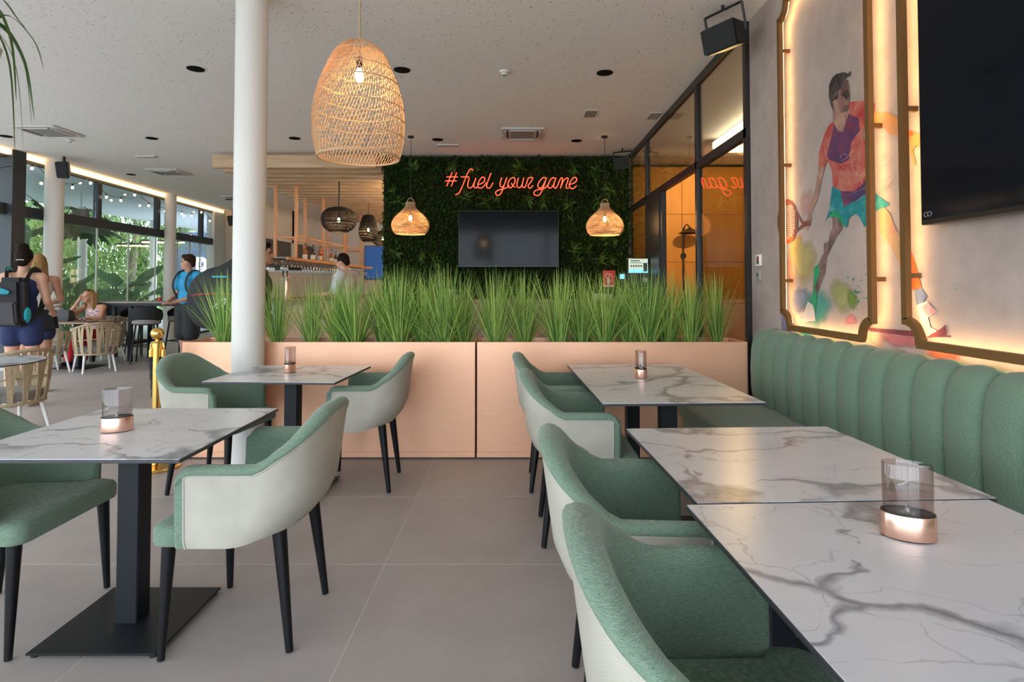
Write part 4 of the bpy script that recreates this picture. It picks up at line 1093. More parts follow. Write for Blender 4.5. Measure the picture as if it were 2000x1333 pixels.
def cassette(x, y, label, s=.60):
    t = thing('air_conditioner', label, 'air conditioner', (x, y, ZC), 0, 'ceiling cassette units')
    h = s / 2
    MB().rbox(-h, h, -h, h, -.028, -.002, .006, 1).build('panel', 'vent_white', t)
    MB().box(-h * .55, h * .55, -h * .55, h * .55, -.032, -.0285).build('intake_grille', 'vent_grey', t, False)
    for k in range(4):
        a = k * PI / 2; q = MB().box(-h * .6, h * .6, h * .66, h * .86, -.0315, -.0285).build('air_slot', 'vent_dark', t, False); q.rotation_euler.z = a
        q = MB().box(-h * .6, h * .6, h * .78, h * .84, -.045, -.0316).build('flap', 'vent_white', t, False); q.rotation_euler.z = a
cassette(.09, 8.40, 'ceiling cassette air conditioner in front of the plant wall'); cassette(-6.62, 8.28, 'ceiling cassette air conditioner nearest the left glass front'); cassette(-6.68, 11.3, 'ceiling cassette air conditioner farther back along the left glass front'); cassette(-6.9, 14.6, 'ceiling cassette air conditioner behind the white column, far back')
t = thing('smoke_detector', 'white smoke detector on the middle of the ceiling', 'smoke detector', (-.12, 5.96, ZC), 0)
MB().lathe([(.028, -.045), (.032, -.03), (.05, -.024), (.052, -.002)], (0, 0, 0), 24).build('housing', 'white_plastic', t); MB().lathe([(.0, -.05), (.024, -.046)], (0, 0, 0), 16).build('sensor', 'vent_grey', t)
t = thing('smoke_detector', 'white smoke detector beside the left air conditioner', 'smoke detector', (-6.72, 8.80, ZC), 0)
MB().lathe([(.028, -.045), (.032, -.03), (.05, -.024), (.052, -.002)], (0, 0, 0), 24).build('housing', 'white_plastic', t); MB().lathe([(.0, -.05), (.024, -.046)], (0, 0, 0), 16).build('sensor', 'vent_grey', t)
for x, y, lb in ((.945, 7.45, 'small slotted square vent on the right of the ceiling'), (1.78, 7.55, 'small square vent close to the glass partition')):
    t = thing('ceiling_vent', lb, 'vent', (x, y, ZC))
    MB().rbox(-.08, .08, -.16, .16, -.012, -.001, .003, 1).build('frame', 'vent_white', t)
    for k in range(4): MB().box(-.058 + k * .034, -.042 + k * .034, -.13, .13, -.0135, -.0125).build('slot', 'vent_dark', t, False)
for x, y, lb in ((-1.06, 9.14, 'thin white linear grille above the plant wall'), (-6.28, 9.95, 'thin white linear grille left of the beams')):
    t = thing('ceiling_vent', lb, 'vent', (x, y, ZC))
    MB().rbox(-.17, .17, -.05, .05, -.02, -.001, .003, 1).build('frame', 'vent_white', t); MB().box(-.15, .15, -.03, .03, -.0215, -.0205).build('slot', 'vent_grey', t, False)

# ---------------------------------------------------------------- loudspeakers
def speaker(loc, rot, s, label, horiz=False):
    t = thing('loudspeaker', label, 'loudspeaker', loc)
    b = ob('cabinet_pivot', None, None)
    bpy.data.objects.remove(b)
    w, d, h = .16 * s, .17 * s, .25 * s
    if horiz: w, h = h, w
    e = MB(); bm = bmesh.new(); bmesh.ops.create_cube(bm, size=1)
    for v in bm.verts:
        k = .72 if v.co.y > 0 else 1
        v.co = Vector((v.co.x * w * k, v.co.y * d, v.co.z * h * (k * .9 + .1)))
    bmesh.ops.bevel(bm, geom=list(bm.edges), offset=.012 * s, segments=2, affect='EDGES')
    M = Matrix.Rotation(rot[2], 4, 'Z') @ Matrix.Rotation(rot[0], 4, 'X')
    e.bm(bm, M); e.build('cabinet', 'black_plastic', t)
    q = MB(); q.box(-w / 2 + .012, w / 2 - .012, -d / 2 - .004, -d / 2 + .002, -h / 2 + .012, h / 2 - .012); q.v = [tuple(M @ Vector(p)) for p in q.v]; q.build('grille', 'black_cloth', t, False)
    br = MB(); zt = ZC - loc[2]
    if horiz:
        for sx in (-1, 1): 
            a = M @ V(sx * (w / 2 + .012), 0, 0); bq_ = M @ V(sx * (w / 2 + .012), .0, .16 * s); br.tube([a, bq_], .011, 4)
        a, c_ = M @ V(-w / 2 - .012, 0, .16 * s), M @ V(w / 2 + .012, 0, .16 * s); br.tube([a, c_], .011, 4); mid = (a + c_) / 2
        br.tube([mid, V(mid.x, mid.y, zt)], .012, 6)
    else: br.cyl((0, 0, 0), (0, 0, zt), .02 * s, n=8)
    br.build('bracket', 'black_metal', t)
speaker((1.66, 4.58, 3.27), (R(14), 0, R(-58)), 1.3, 'black loudspeaker on a bracket at the top of the mauve wall', True)
speaker((-7.72, 10.0, 3.30), (R(25), 0, R(20)), 1.15, 'black loudspeaker beside the column near the standing women')
speaker((1.72, 9.40, 3.28), (R(15), 0, R(-30)), 1.1, 'black loudspeaker in the corner above the plant wall', True)
speaker((-8.15, 16.9, 3.18), (R(15), 0, R(-20)), 1.2, 'black loudspeaker at the far end of the glass front')

# ---------------------------------------------------------------- festoon lights along the glass front
fs = thing('festoon_lights', 'string of round festoon bulbs hanging along the top of the left glass front', 'string lights', (-8.2, 9.0, 3.2))
by = [(9.2, 3.12), (9.91, 3.33), (10.4, 3.16), (10.9, 3.17), (11.4, 3.34), (11.89, 3.14), (12.37, 3.14), (12.85, 3.33), (13.4, 3.17), (14.1, 3.13), (14.88, 3.16), (15.4, 3.17), (15.92, 3.33), (16.43, 3.15)]
cp = [V(fac_x(y) + .10 + 8.2, y - 9, z + .03 - 3.2) for y, z in by]
MB().tube(catmull(cp, 6), .006, 5).build('cable', 'black_plastic', fs)
so = MB().lathe([(.016, .0), (.018, -.05), (.012, -.055)], (0, 0, 0), 10).mesh('socket', 'black_plastic')
bu = MB().lathe([(.012, -.05), (.024, -.07), (.028, -.09), (.020, -.112), (0, -.12)], (0, 0, 0), 12).mesh('bulb', 'bulb_small')
for p in cp:
    s_ = ob('socket', so, fs, p); s_.scale = (.8,) * 3; ob('bulb', bu, s_, (0, 0, 0))
fo = thing('festoon_lights', 'second string of festoon bulbs outside under the terrace soffit edge', 'string lights', (-12.9, 16, 3.2))
cp = [V(.02 * (k % 2), -2.0 + k * 1.55, .2 - .12 * (k % 2)) for k in range(7)]
MB().tube(catmull(cp, 5), .010, 5).build('cable', 'black_plastic', fo)
for p in cp:
    s_ = ob('socket', so, fo, p); s_.scale = (1.5,) * 3; ob('bulb', bu, s_, (0, 0, 0))

# ---------------------------------------------------------------- wooden beams over the bar
bmesh_beam = MB().rbox(-1.34, 1.34, -.045, .045, -.105, .105, .004, 1).mesh('ceiling_beam', 'beam_wood', False)
for k in range(22):
    y = 9.62 + .40 * k
    o = ob('ceiling_beam', bmesh_beam, None, (-4.99 + 1.34 + .0 if k else -3.66 + .01, y, 3.345))
    tag(o, 'pale timber ceiling beam over the bar, number %d from the front' % (k + 1) if k else 'frontmost pale timber ceiling beam over the bar', 'beam', 'timber beams over the bar')
    if k == 0: o.location.x = -4.97 + 1.34
    else: o.location.x = -4.97 + 1.34
for x in (-4.6, -2.6):
    tag(MB().box(x - .03, x + .03, 9.7, 18.0, 3.452, ZC - .001).build('beam_rail', 'beam_wood', None, False), 'timber rail fixing the %s ends of the beams to the ceiling' % ('left' if x < -4 else 'right'), 'rail')

# ---------------------------------------------------------------- hanging glass rack over the bar
rk = thing('glass_rack', 'copper coloured hanging bar rack with glass shelf over the counter', 'rack', (-4.45, 13.8, 1.8))
RX0, RX1 = -.22, .18
def cb(x0, x1, y0, y1, z0, z1, nm='rail'): MB().box(x0, x1, y0, y1, z0, z1).build(nm, 'rack_wood', rk, False)
for y in (-2.4, -.8, .8, 2.4):
    for x in (RX0, RX1): cb(x - .026, x + .026, y - .026, y + .026, -.02, 1.44, 'upright')
    cb(RX0, RX1, y - .015, y + .015, .43, .46)
for x in (RX0, RX1):
    cb(x - .015, x + .015, -2.42, 2.42, .46, .49); cb(x - .02, x + .02, -3.6, 2.42, -.04, .0)
MB().box(RX0 - .25, RX1 + .3, -3.6, 2.42, -.012, .004).build('shelf', 'smoked_panel', rk, False)
for x in (RX0 - .25, RX1 + .3): cb(x - .02, x + .02, -3.6, 2.42, -.04, .01)
def wine_glass():
    return MB().lathe([(.032, 0), (.006, -.006), (.004, -.06), (.018, -.085), (.036, -.12), (.038, -.15), (.032, -.185)], (0, 0, 0), 12).mesh('wine_glass', 'stem_glass')
wg = wine_glass(); k = 0
for i in range(34):
    for j, x in enumerate((-.38, -.12, .12, .36)):
        o = ob('wine_glass', wg, None, (-4.45 + x, 13.8 - 3.5 + i * .172, 1.757))
        tag(o, 'clear stemmed wine glass hanging upside down under the bar rack', 'glass', 'glasses hanging under the bar rack')
def bottle(x, y, z, mat, s, label):
    t = thing('bottle', label, 'bottle', (x, y, z), 0, 'bottles on the bar rack')
    b = MB().lathe([(.04, 0), (.042, .01), (.042, .17), (.03, .215), (.014, .24), (.013, .30)], (0, 0, 0), 14).build('body', mat, t); MB().lathe([(.0425, .05), (.0425, .13)], (0, 0, 0), 14).build('label', 'label_paper', t); MB().lathe([(.016, .285), (.016, .32), (0, .32)], (0, 0, 0), 10).build('cap', 'bottle_dark', t)
    t.scale = (s, s, s)
bottle(-4.50, 12.55, 1.806, 'bottle_amber', 1.25, 'amber spirit bottle on the bar rack, leftmost'); bottle(-4.36, 12.62, 1.806, 'bottle_dark', 1.2, 'dark bottle beside the amber spirit bottle on the bar rack'); bottle(-4.30, 12.9, 1.806, 'bottle_amber', 1.15, 'second amber bottle on the bar rack'); bottle(-4.22, 13.45, 1.806, 'bottle_amber', 1.0, 'small amber bottle farther back on the bar rack'); bottle(-4.32, 14.1, 1.806, 'bottle_dark', 1.0, 'dark bottle far back on the bar rack')

# bar counter, tap, service counter
bc = thing('bar_counter', 'bar counter below the glass rack with pale top', 'counter', (-4.45, 13.6, 0))
MB().rbox(-.35, .35, -3.2, 3.2, 0, 1.02, .01, 1).build('body', 'white_paint', bc); MB().rbox(-.42, .42, -3.25, 3.25, 1.02, 1.06, .006, 1).build('worktop', 'counter_tan', bc)
tp = thing('beer_tap', 'copper beer tap tower on the bar counter', 'beer tap', (-4.18, 10.75, 1.06))
MB().lathe([(.06, 0), (.055, .02), (.042, .04), (.042, .42), (.05, .44), (.05, .47), (0, .48)], (0, 0, 0), 20).build('tower', 'votive_copper', tp)
for s in (-1, 1):
    MB().tube([(s * .03, -.03, .40), (s * .035, -.12, .40), (s * .035, -.13, .34)], .012, 8).build('spout', 'steel', tp); MB().cyl((s * .035, -.11, .41), (s * .035, -.10, .54), .010, .016, 8).build('handle', 'black_plastic', tp)
sign = thing('light_sign', 'small glowing sign with three short lit rows at the back of the bar', 'sign', (-5.05, 17.0, 1.62))
for i, row in enumerate((((-.22, .05), (-.14, .04), (-.06, .04), (.03, .05), (.12, .10)), ((-.20, .11), (-.06, .11), (.09, .13)), ((-.21, .12), (-.06, .05)))):
    for x, w in row: MB().rbox(x, x + w, -.006, .012, -.02 - .22 * i, .13 - .22 * i, .004, 1).build('lit_mark', 'sign_warm', sign)
MB().box(-.28, .28, .012, .05, -.55, .25).build('board', 'white_plastic', sign, False)
MB().cyl((0, .03, -.55), (0, .03, -1.619), .02, n=8).build('stand', 'steel', sign); MB().cyl((0, .03, -1.619), (0, .03, -1.60), .16, n=20).build('stand_base', 'steel', sign)
scn = thing('wall_screen', 'blue lit screen at the back left of the plant wall', 'screen', (-4.30, 19.15, 2.05))
MB().rbox(-.62, .62, -.03, .03, -.55, .55, .006, 1).build('housing', 'tv_bezel', scn); MB().box(-.59, .59, -.034, -.0305, -.52, .52).build('display', 'screen_blue', scn, False)

sv = thing('service_counter', 'copper brown service counter behind the grass in front of the plant wall', 'counter', (.50, 8.95, 0))
MB().rbox(-1.75, 1.35, -.32, .32, 0, 1.06, .01, 1).build('body', 'counter_tan', sv); MB().rbox(-1.78, 1.38, -.36, .36, 1.06, 1.10, .006, 1).build('worktop', 'counter_tan', sv)
ks = thing('order_kiosk', 'black self-order kiosk with bright screen right of the plant wall', 'kiosk', (1.72, 8.35, 0))
MB().rbox(-.16, .16, -.08, .08, 0, 1.30, .01, 1).build('body', 'black_plastic', ks); MB().rbox(-.15, .15, -.06, .05, 1.30, 1.70, .01, 1).build('head', 'black_plastic', ks)
sc_ = MB().box(-.135, .135, -.066, -.061, 1.49, 1.69).build('screen', 'sign_screen' if 'sign_screen' in MATS else 'white_plastic', ks, False)
MB().rbox(-.05, .0, -.10, -.081, 1.30, 1.42, .004, 1).build('card_reader', 'black_plastic', ks)
MB().box(.06, .12, -.084, -.081, 1.36, 1.42).build('sticker', 'lilac_cloth', ks, False)
MB().box(-.135, .135, -.0675, -.066, 1.49, 1.545).build('screen_banner', 'cyan_light', ks, False)
MB().box(-.11, .02, -.0675, -.066, 1.655, 1.668).build('screen_text', 'vent_dark', ks, False); MB().box(-.11, .05, -.0675, -.066, 1.628, 1.636).build('screen_text', 'vent_dark', ks, False)
for k in range(5): MB().box(-.11 + k * .035, -.088 + k * .035, -.0675, -.066, 1.575, 1.60).build('screen_icon', ('red_sign', 'vent_dark', 'bottle_amber')[k % 3], ks, False)
MB().box(.07, .125, -.069, -.066, 1.51, 1.63).build('screen_picture', 'vent_dark', ks, False)
fsn = thing('fire_hose_sign', 'red and white fire hose sign low on the plant wall', 'sign', (1.53, 9.72, 1.42))
MB().rbox(-.10, .10, -.004, .004, -.14, .14, .001, 1).build('plate', 'red_sign', fsn, False)
MB().box(-.085, .085, -.006, -.0045, -.125, -.10).build('caption', 'white_plastic', fsn, False)
sy = MB(); sy.tube([V(-.02 + .035 * math.cos(a * PI / 8), -.006, .05 + .04 * math.sin(a * PI / 8)) for a in range(16)], .007, 4, closed=True); sy.box(-.03, .02, -.007, -.0045, -.08, .0); sy.tube([(.03, -.006, .09), (.06, -.006, .03), (.05, -.006, -.05)], .006, 4)
sy.build('pictogram', 'white_plastic', fsn, False); MB().cyl((0, .004, 0), (0, .16, 0), .01, n=6).build('fixing', 'black_plastic', fsn)

# annex: wall lamp, and an added fill lamp out of view
wl = thing('wall_lamp', 'black cone-shaded wall lamp on the wooden panels behind the glass', 'wall lamp', (3.02, 10.60, 1.9))
MB().cyl((0, 0, -1.3), (0, 0, .25), .012, n=8).build('stem', 'black_metal', wl)
MB().tube(catmull([V(0, 0, .2), V(.0, -.02, .42), V(.03, -.10, .50), V(.06, -.18, .44)], 5), .012, 8).build('arm', 'black_metal', wl)
MB().lathe([(.015, .09), (.03, .07), (.20, -.02), (.195, -.024), (.028, .06)], (.06, -.18, .36), 24).build('shade', 'black_metal', wl)
MB().cyl((0, .0, -.05), (0, .034, -.05), .05, n=16).build('wall_plate', 'black_metal', wl)
la = thing('fill_lamp', 'added unseen fill lamp in the warm room behind the glass partition', 'lamp', (3.3, 8.6, ZC - .02))  # unseen fitting, added to brighten the annex with warm light
MB().lathe([(.14, 0), (.14, -.05), (.10, -.06), (0, -.06)], (0, 0, 0), 20).build('shade', 'white_plastic', la)
point_light('fill_glow', la, (0, 0, -.16), 600, (1, .62, .25), .1)

# small things on and under the counters
ty = thing('hanging_tray', 'black round tray hanging on rods under the front of the glass rack', 'tray', (-4.16, 10.75, 1.59))
MB().lathe([(.0, 0), (.23, 0), (.24, .01), (.24, .05), (.225, .05), (.22, .015), (0, .012)], (0, 0, 0), 32).build('tray', 'black_metal', ty)
for k in range(3): MB().cyl((.2 * math.cos(k * 2.1), .2 * math.sin(k * 2.1), .02), (.2 * math.cos(k * 2.1), .2 * math.sin(k * 2.1), .168), .005, n=6).build('rod', 'black_metal', ty)
pt = thing('card_terminal', 'small card terminal with blue display on the service counter beside the kiosk', 'card terminal', (1.56, 8.66, 1.10))
MB().cyl((0, 0, 0), (0, 0, .26), .012, n=8).build('stand', 'black_metal', pt); MB().rbox(-.05, .05, -.02, .02, .26, .40, .006, 1).build('body', 'black_plastic', pt); MB().box(-.035, .035, -.0225, -.0203, .31, .38).build('display', 'cyan_light', pt, False)
cb_ = thing('napkin_box', 'low white box lying on the service counter near the fire hose sign', 'box', (1.28, 8.72, 1.10))
MB().rbox(-.13, .13, -.06, .06, 0, .09, .006, 1).build('body', 'white_plastic', cb_); MB().box(-.08, .08, -.02, .02, .0895, .0915).build('slot', 'vent_grey', cb_, False)
for k, (x, z, w) in enumerate(((-1.02, 0, 'left'), (-.90, 0, 'right'), (-.96, .08, 'upper'))):
    cu = thing('cup', 'white cup at the left end of the service counter, %s of three' % w, 'cup', (x, 8.72, 1.10 + z), 0, 'white cups on the service counter')
    MB().lathe([(.028, 0), (.045, .02), (.05, .075), (.047, .075), (.042, .02), (0, .012)], (0, 0, 0), 18).build('body', 'white_plastic', cu)
    MB().tube([V(.047 + .022 * math.sin(a * PI / 6), 0, .022 + .04 * (a / 6)) for a in range(7)], .004, 6).build('handle', 'white_plastic', cu)

# ---------------------------------------------------------------- brass stanchion with black rope
sn = thing('rope_stanchion', 'polished brass stanchion post with ball top and black rope', 'stanchion', (-2.60, 4.28, 0))
MB().lathe([(.16, 0), (.16, .012), (.15, .022), (.06, .030), (.035, .034), (.035, .05)], (0, 0, 0), 36).build('base', 'gold', sn)
MB().lathe([(.027, .045), (.027, .865), (.034, .866), (.034, .905), (.030, .906), (.030, .912)], (0, 0, 0), 24).build('post', 'gold', sn)
MB().lathe([(.040, .900), (.042, .908), (.012, .914), (.011, .93), (.016, .934)], (0, 0, 0), 24).build('collar', 'gold', sn)
MB().ell((0, 0, .968), .044, 20, 14).build('finial', 'gold', sn)
for s in (-1, 1):
    MB().tube([V(s * .04, 0, .90), V(s * .048, 0, .87), V(s * .044, 0, .85)], .007, 6).build('hook', 'gold', sn)
    MB().cyl((s * .044, 0, .80), (s * .044, 0, .852), .014, n=10).build('rope_end', 'gold', sn)
rp = catmull([V(-.044, 0, .80), V(-.046, .03, .60), V(-.04, .06, .42), V(0, .085, .36), V(.04, .06, .42), V(.046, .03, .60), V(.044, 0, .80)], 10)
MB().tube(rp, [.016 + .003 * math.sin(i * 1.9) for i in range(len(rp))], 8).build('rope', 'black_cloth', sn)

# ---------------------------------------------------------------- woven rope armchairs
def make_rope_chair():
    t = thing('rope_chair', '', 'chair')
    K = 40
    def rim(u):      # u -1..1 from right arm front round the back to left arm front, front = +y
        a = u * R(150); x = .30 * math.sin(a); y = -.05 - .28 * math.cos(a)
        if abs(u) > .55: y += (abs(u) - .55) * .10
        z = .60 + .15 * (math.cos(u * PI) * .5 + .5)
        return V(x, y, z)
    def low(u):
        a = u * R(145); return V(.262 * math.sin(a), -.04 - .245 * math.cos(a), .285)
    pts = [rim(-1 + 2 * k / K) for k in range(K + 1)]
    MB().tube([low(-1) + V(0, .02, .0)] + pts + [low(1) + V(0, .02, 0)], .017, 8).build('top_rail', 'rope_tan', t)
    MB().tube([low(-1 + 2 * k / K) for k in range(K + 1)], .014, 8).build('lower_rail', 'rope_tan', t)
    MB().tube([(rim(-.97 + 1.94 * k / K) + low(-.97 + 1.94 * k / K)) / 2 + V(0, 0, .0) for k in range(K + 1)], .008, 6).build('middle_cord', 'rope_tan', t)
    n = 25
    for k in range(n):
        u = -.93 + 1.86 * k / (n - 1); a, b = rim(u), low(min(1, max(-1, u + (.045 if k % 2 else -.045))))
        d = (a - b).normalized(); out = V(a.x + b.x, a.y + b.y + .08, 0).normalized(); s = d.cross(out).normalized()
        m = MB(); rows = []
        for q in range(5):
            p = b.lerp(a, q / 4) + out * .012 * math.sin(PI * q / 4)
            rows.append([p - s * .019 + out * .004, p + s * .019 + out * .004, p + s * .019 - out * .004, p - s * .019 - out * .004])
        m.grid(rows, True).build('rope_band', 'rope_tan', t, True, 30)
    MB().lathe([(.235, .30), (.25, .31), (.25, .37), (.235, .385), (0, .39)], (0, -.01, 0), 28).build('seat_cushion', 'seat_grey', t)
    for sx in (-1, 1):
        MB().cyl((sx * .20, .14, .32), (sx * .24, .20, .003), .020, .013, 10).build('leg', 'white_plastic', t)
        MB().cyl((sx * .17, -.17, .32), (sx * .21, -.25, .003), .020, .013, 10).build('leg', 'white_plastic', t)
    return t
rc = make_rope_chair(); rc.location = (-4.55, 5.28, 0); rc.rotation_euler.z = R(72); rc['label'] = 'tan woven rope chair cut by the left picture edge, nearest of the rope chairs'; rc['group'] = 'tan rope chairs'
copy_tree(rc, (-6.42, 9.02, 0), R(48), 'tan woven rope chair in front of the seated woman, right one', 'tan rope chairs')
copy_tree(rc, (-7.06, 8.92, 0), R(-35), 'tan woven rope chair in front of the seated woman, left one beside the handbag', 'tan rope chairs')
copy_tree(rc, (-7.12, 10.20, 0), R(180), 'tan woven rope chair the woman in red trousers sits on', 'tan rope chairs')
rt = thing('round_table', 'round pale table top at the left picture edge before the rope chair', 'table', (-4.02, 4.42, 0))
MB().lathe([(.0, .735), (.40, .735), (.402, .741), (.40, .747), (0, .747)], (0, 0, 0), 48).build('tabletop', 'marble', rt); MB().lathe([(.4005, .733), (.4035, .734), (.4035, .742)], (0, 0, 0), 48).build('edge', 'table_edge', rt)
MB().cyl((0, 0, .02), (0, 0, .735), .035, n=16).build('pedestal', 'table_metal', rt); MB().lathe([(.22, 0), (.22, .012), (.05, .022), (0, .022)], (0, 0, 0), 32).build('base_plate', 'table_metal', rt)
st_ = thing('dining_table', 'square table with black pedestal before the seated woman', 'table', (-7.02, 9.47, 0))
MB().rbox(-.42, .42, -.36, .36, .715, .74, .004, 1).build('tabletop', 'counter_tan', st_); MB().rbox(-.05, .05, -.05, .05, .012, .715, .004, 1).build('pedestal', 'table_metal', st_); MB().rbox(-.30, .30, -.25, .25, 0, .012, .003, 1).build('base_plate', 'table_metal', st_)
# things on that table
bg = thing('tote_bag', 'dark grey tote bag lying on the table beside the seated woman', 'bag', (-7.30, 9.42, .74))
e = MB(); e.grid([[(-.20 * q, -.07 * q2, z), (.20 * q, -.07 * q2, z), (.20 * q, .07 * q2, z), (-.20 * q, .07 * q2, z)] for q, q2, z in ((.95, 1, 0), (1.05, 1.15, .05), (1.0, .9, .13), (.9, .5, .18))], True); e.f.append((3, 2, 1, 0)); e.f.append((12, 13, 14, 15)); e.build('body', 'grey_cloth', bg)
MB().tube(catmull([V(-.1, 0, .17), V(-.07, 0, .23), V(.07, 0, .23), V(.1, 0, .17)], 5), .008, 6).build('handle', 'black_cloth', bg)
tr = tag(MB().lathe([(.15, .0), (.17, .012), (.165, .014), (.145, .004), (0, .004)], (0, 0, 0), 28).build('serving_tray', 'counter_tan'), 'round wooden tray on the table before the seated woman', 'tray'); tr.location = (-6.82, 9.36, .741)
sg = thing('sunglasses', 'dark sunglasses lying on the tray before the seated woman', 'sunglasses', (-6.84, 9.30, .752))
for s in (-1, 1): MB().ell((s * .035, 0, .02), (.03, .006, .02), 12, 8).build('lens', 'bottle_dark', sg); MB().tube([(s * .065, 0, .03), (s * .068, .12, .025)], .004, 5).build('temple', 'bottle_dark', sg)

# ---------------------------------------------------------------- high black table and stools
ht = thing('high_table', 'long black high bar table behind the seated woman', 'table', (-6.60, 10.45, 0))
MB().rbox(-.80, .70, -.33, .33, 1.005, 1.03, .004, 1).build('tabletop', 'seat_grey', ht); MB().rbox(-.78, .68, -.31, .31, .955, 1.004, .004, 1).build('apron', 'table_metal', ht)
for x in (-.70, -.05):
    for y in (-.27, .27): MB().rbox(x - .03, x + .03, y - .03, y + .03, 0, .955, .004, 1).build('leg', 'table_metal', ht)
    MB().rbox(x - .02, x + .02, -.24, .24, .30, .34, .004, 1).build('foot_rail', 'table_metal', ht)
def make_stool():
    t = thing('bar_stool', '', 'stool')
    rows = []
    for k in range(17):
        a = R(-120 + 240 * k / 16); h = .20 * (math.cos(a / 2) ** 1.5)
        rows.append([(.23 * math.sin(a), -.20 * math.cos(a), .72), (.245 * math.sin(a), -.225 * math.cos(a), .74 + h * .6), (.235 * math.sin(a), -.235 * math.cos(a), .76 + h), (.215 * math.sin(a), -.205 * math.cos(a), .76 + h), (.20 * math.sin(a), -.175 * math.cos(a), .72)])
    MB().grid(rows).build('backrest', 'black_cloth', t, True, 60)
    MB().lathe([(.20, .66), (.215, .67), (.215, .73), (.19, .745), (0, .75)], (0, 0, 0), 24).build('seat', 'seat_grey', t)
    MB().lathe([(.19, .645), (.19, .66)], (0, 0, 0), 20).build('seat_base', 'black_metal', t)
    c = [(sx * .13, sy * .13, sx * .19, sy * .19) for sx, sy in ((-1, -1), (1, -1), (1, 1), (-1, 1))]
    for a in c: MB().cyl((a[0], a[1], .65), (a[2], a[3], .003), .016, .014, 8).build('leg', 'black_metal', t)
    for i in range(4):
        p, q = c[i], c[(i + 1) % 4]; f = .55
        MB().tube([(p[0] + (p[2] - p[0]) * f, p[1] + (p[3] - p[1]) * f, .29), (q[0] + (q[2] - q[0]) * f, q[1] + (q[3] - q[1]) * f, .29)], .010, 6).build('foot_rail', 'black_metal', t)
    return t
bs = make_stool(); bs.location = (-6.28, 10.03, 0); bs.rotation_euler.z = R(20); bs['label'] = 'black tub bar stool in front of the high table, near the blue-shirted man'; bs['group'] = 'black bar stools'
copy_tree(bs, (-6.98, 11.0, 0), R(170), 'black tub bar stool behind the high table, middle one', 'black bar stools'); copy_tree(bs, (-7.5, 10.98, 0), R(185), 'black tub bar stool behind the high table, leftmost', 'black bar stools'); copy_tree(bs, (-6.25, 11.0, 0), R(160), 'black tub bar stool behind the high table, rightmost', 'black bar stools')
cn = thing('condiment_pot', 'small red and white pot standing on the high black table', 'pot', (-6.35, 10.5, 1.03))
MB().lathe([(.03, 0), (.035, .02), (.032, .07), (.02, .075), (0, .075)], (0, 0, 0), 14).build('body', 'red_sign', cn); MB().lathe([(.022, .072), (.022, .09), (0, .092)], (0, 0, 0), 12).build('lid', 'white_plastic', cn)

# ---------------------------------------------------------------- people
def organic(name, prims, mat, parent, voxel=.012, it=6):
    me = prims.mesh(name + '_raw', None, False); tmp = ob(name + '_raw', me)
    a = tmp.modifiers.new('r', 'REMESH'); a.mode = 'VOXEL'; a.voxel_size = voxel
    b = tmp.modifiers.new('s', 'SMOOTH'); b.iterations = it; b.factor = .5
    dg = bpy.context.evaluated_depsgraph_get(); m2 = bpy.data.meshes.new_from_object(tmp.evaluated_get(dg))
    bpy.data.objects.remove(tmp); bpy.data.meshes.remove(me)
    m2.materials.clear(); m2.materials.append(MATS[mat]); m2.shade_smooth(); m2.name = name
    return ob(name, m2, parent)
def cap(m, p0, p1, r0, r1, n=14):
    p0, p1 = Vector(p0), Vector(p1); d = (p1 - p0); L = d.length; d.normalize()
    pts = []; rs = []
    for k in range(5): a = PI / 2 * (1 - k / 4); pts.append(p0 - d * r0 * math.sin(a)); rs.append(max(.0015, r0 * math.cos(a)))
    for k in range(1, 5): a = PI / 2 * k / 4; pts.append(p1 + d * r1 * math.sin(a)); rs.append(max(.0015, r1 * math.cos(a)))
    pts.insert(5, p1.copy()); rs.insert(5, r1)
    q = []; w = []
    for p, r_ in zip(pts, rs):
        if q and (p - q[-1]).length < 1e-5: continue
        q.append(p); w.append(r_)
    m.tube(q, w, n)
STAND = dict(pelvis=(0, 0, .95), chest=(0, 0, 1.28), neck=(0, -.015, 1.46), head=(0, .02, 1.61), hy=0.0, htilt=0.0,
    sr=(.175, 0, 1.405), er=(.225, -.03, 1.13), wr=(.225, .05, .89), sl=(-.175, 0, 1.405), el=(-.225, -.03, 1.13), wl=(-.225, .05, .89),
    hr=(.09, 0, .92), kr=(.10, .02, .50), ar=(.10, -.02, .09), hl=(-.09, 0, .92), kl=(-.10, .02, .50), al=(-.10, -.02, .09), fr=0.1, fl=-.1, w=1.0)
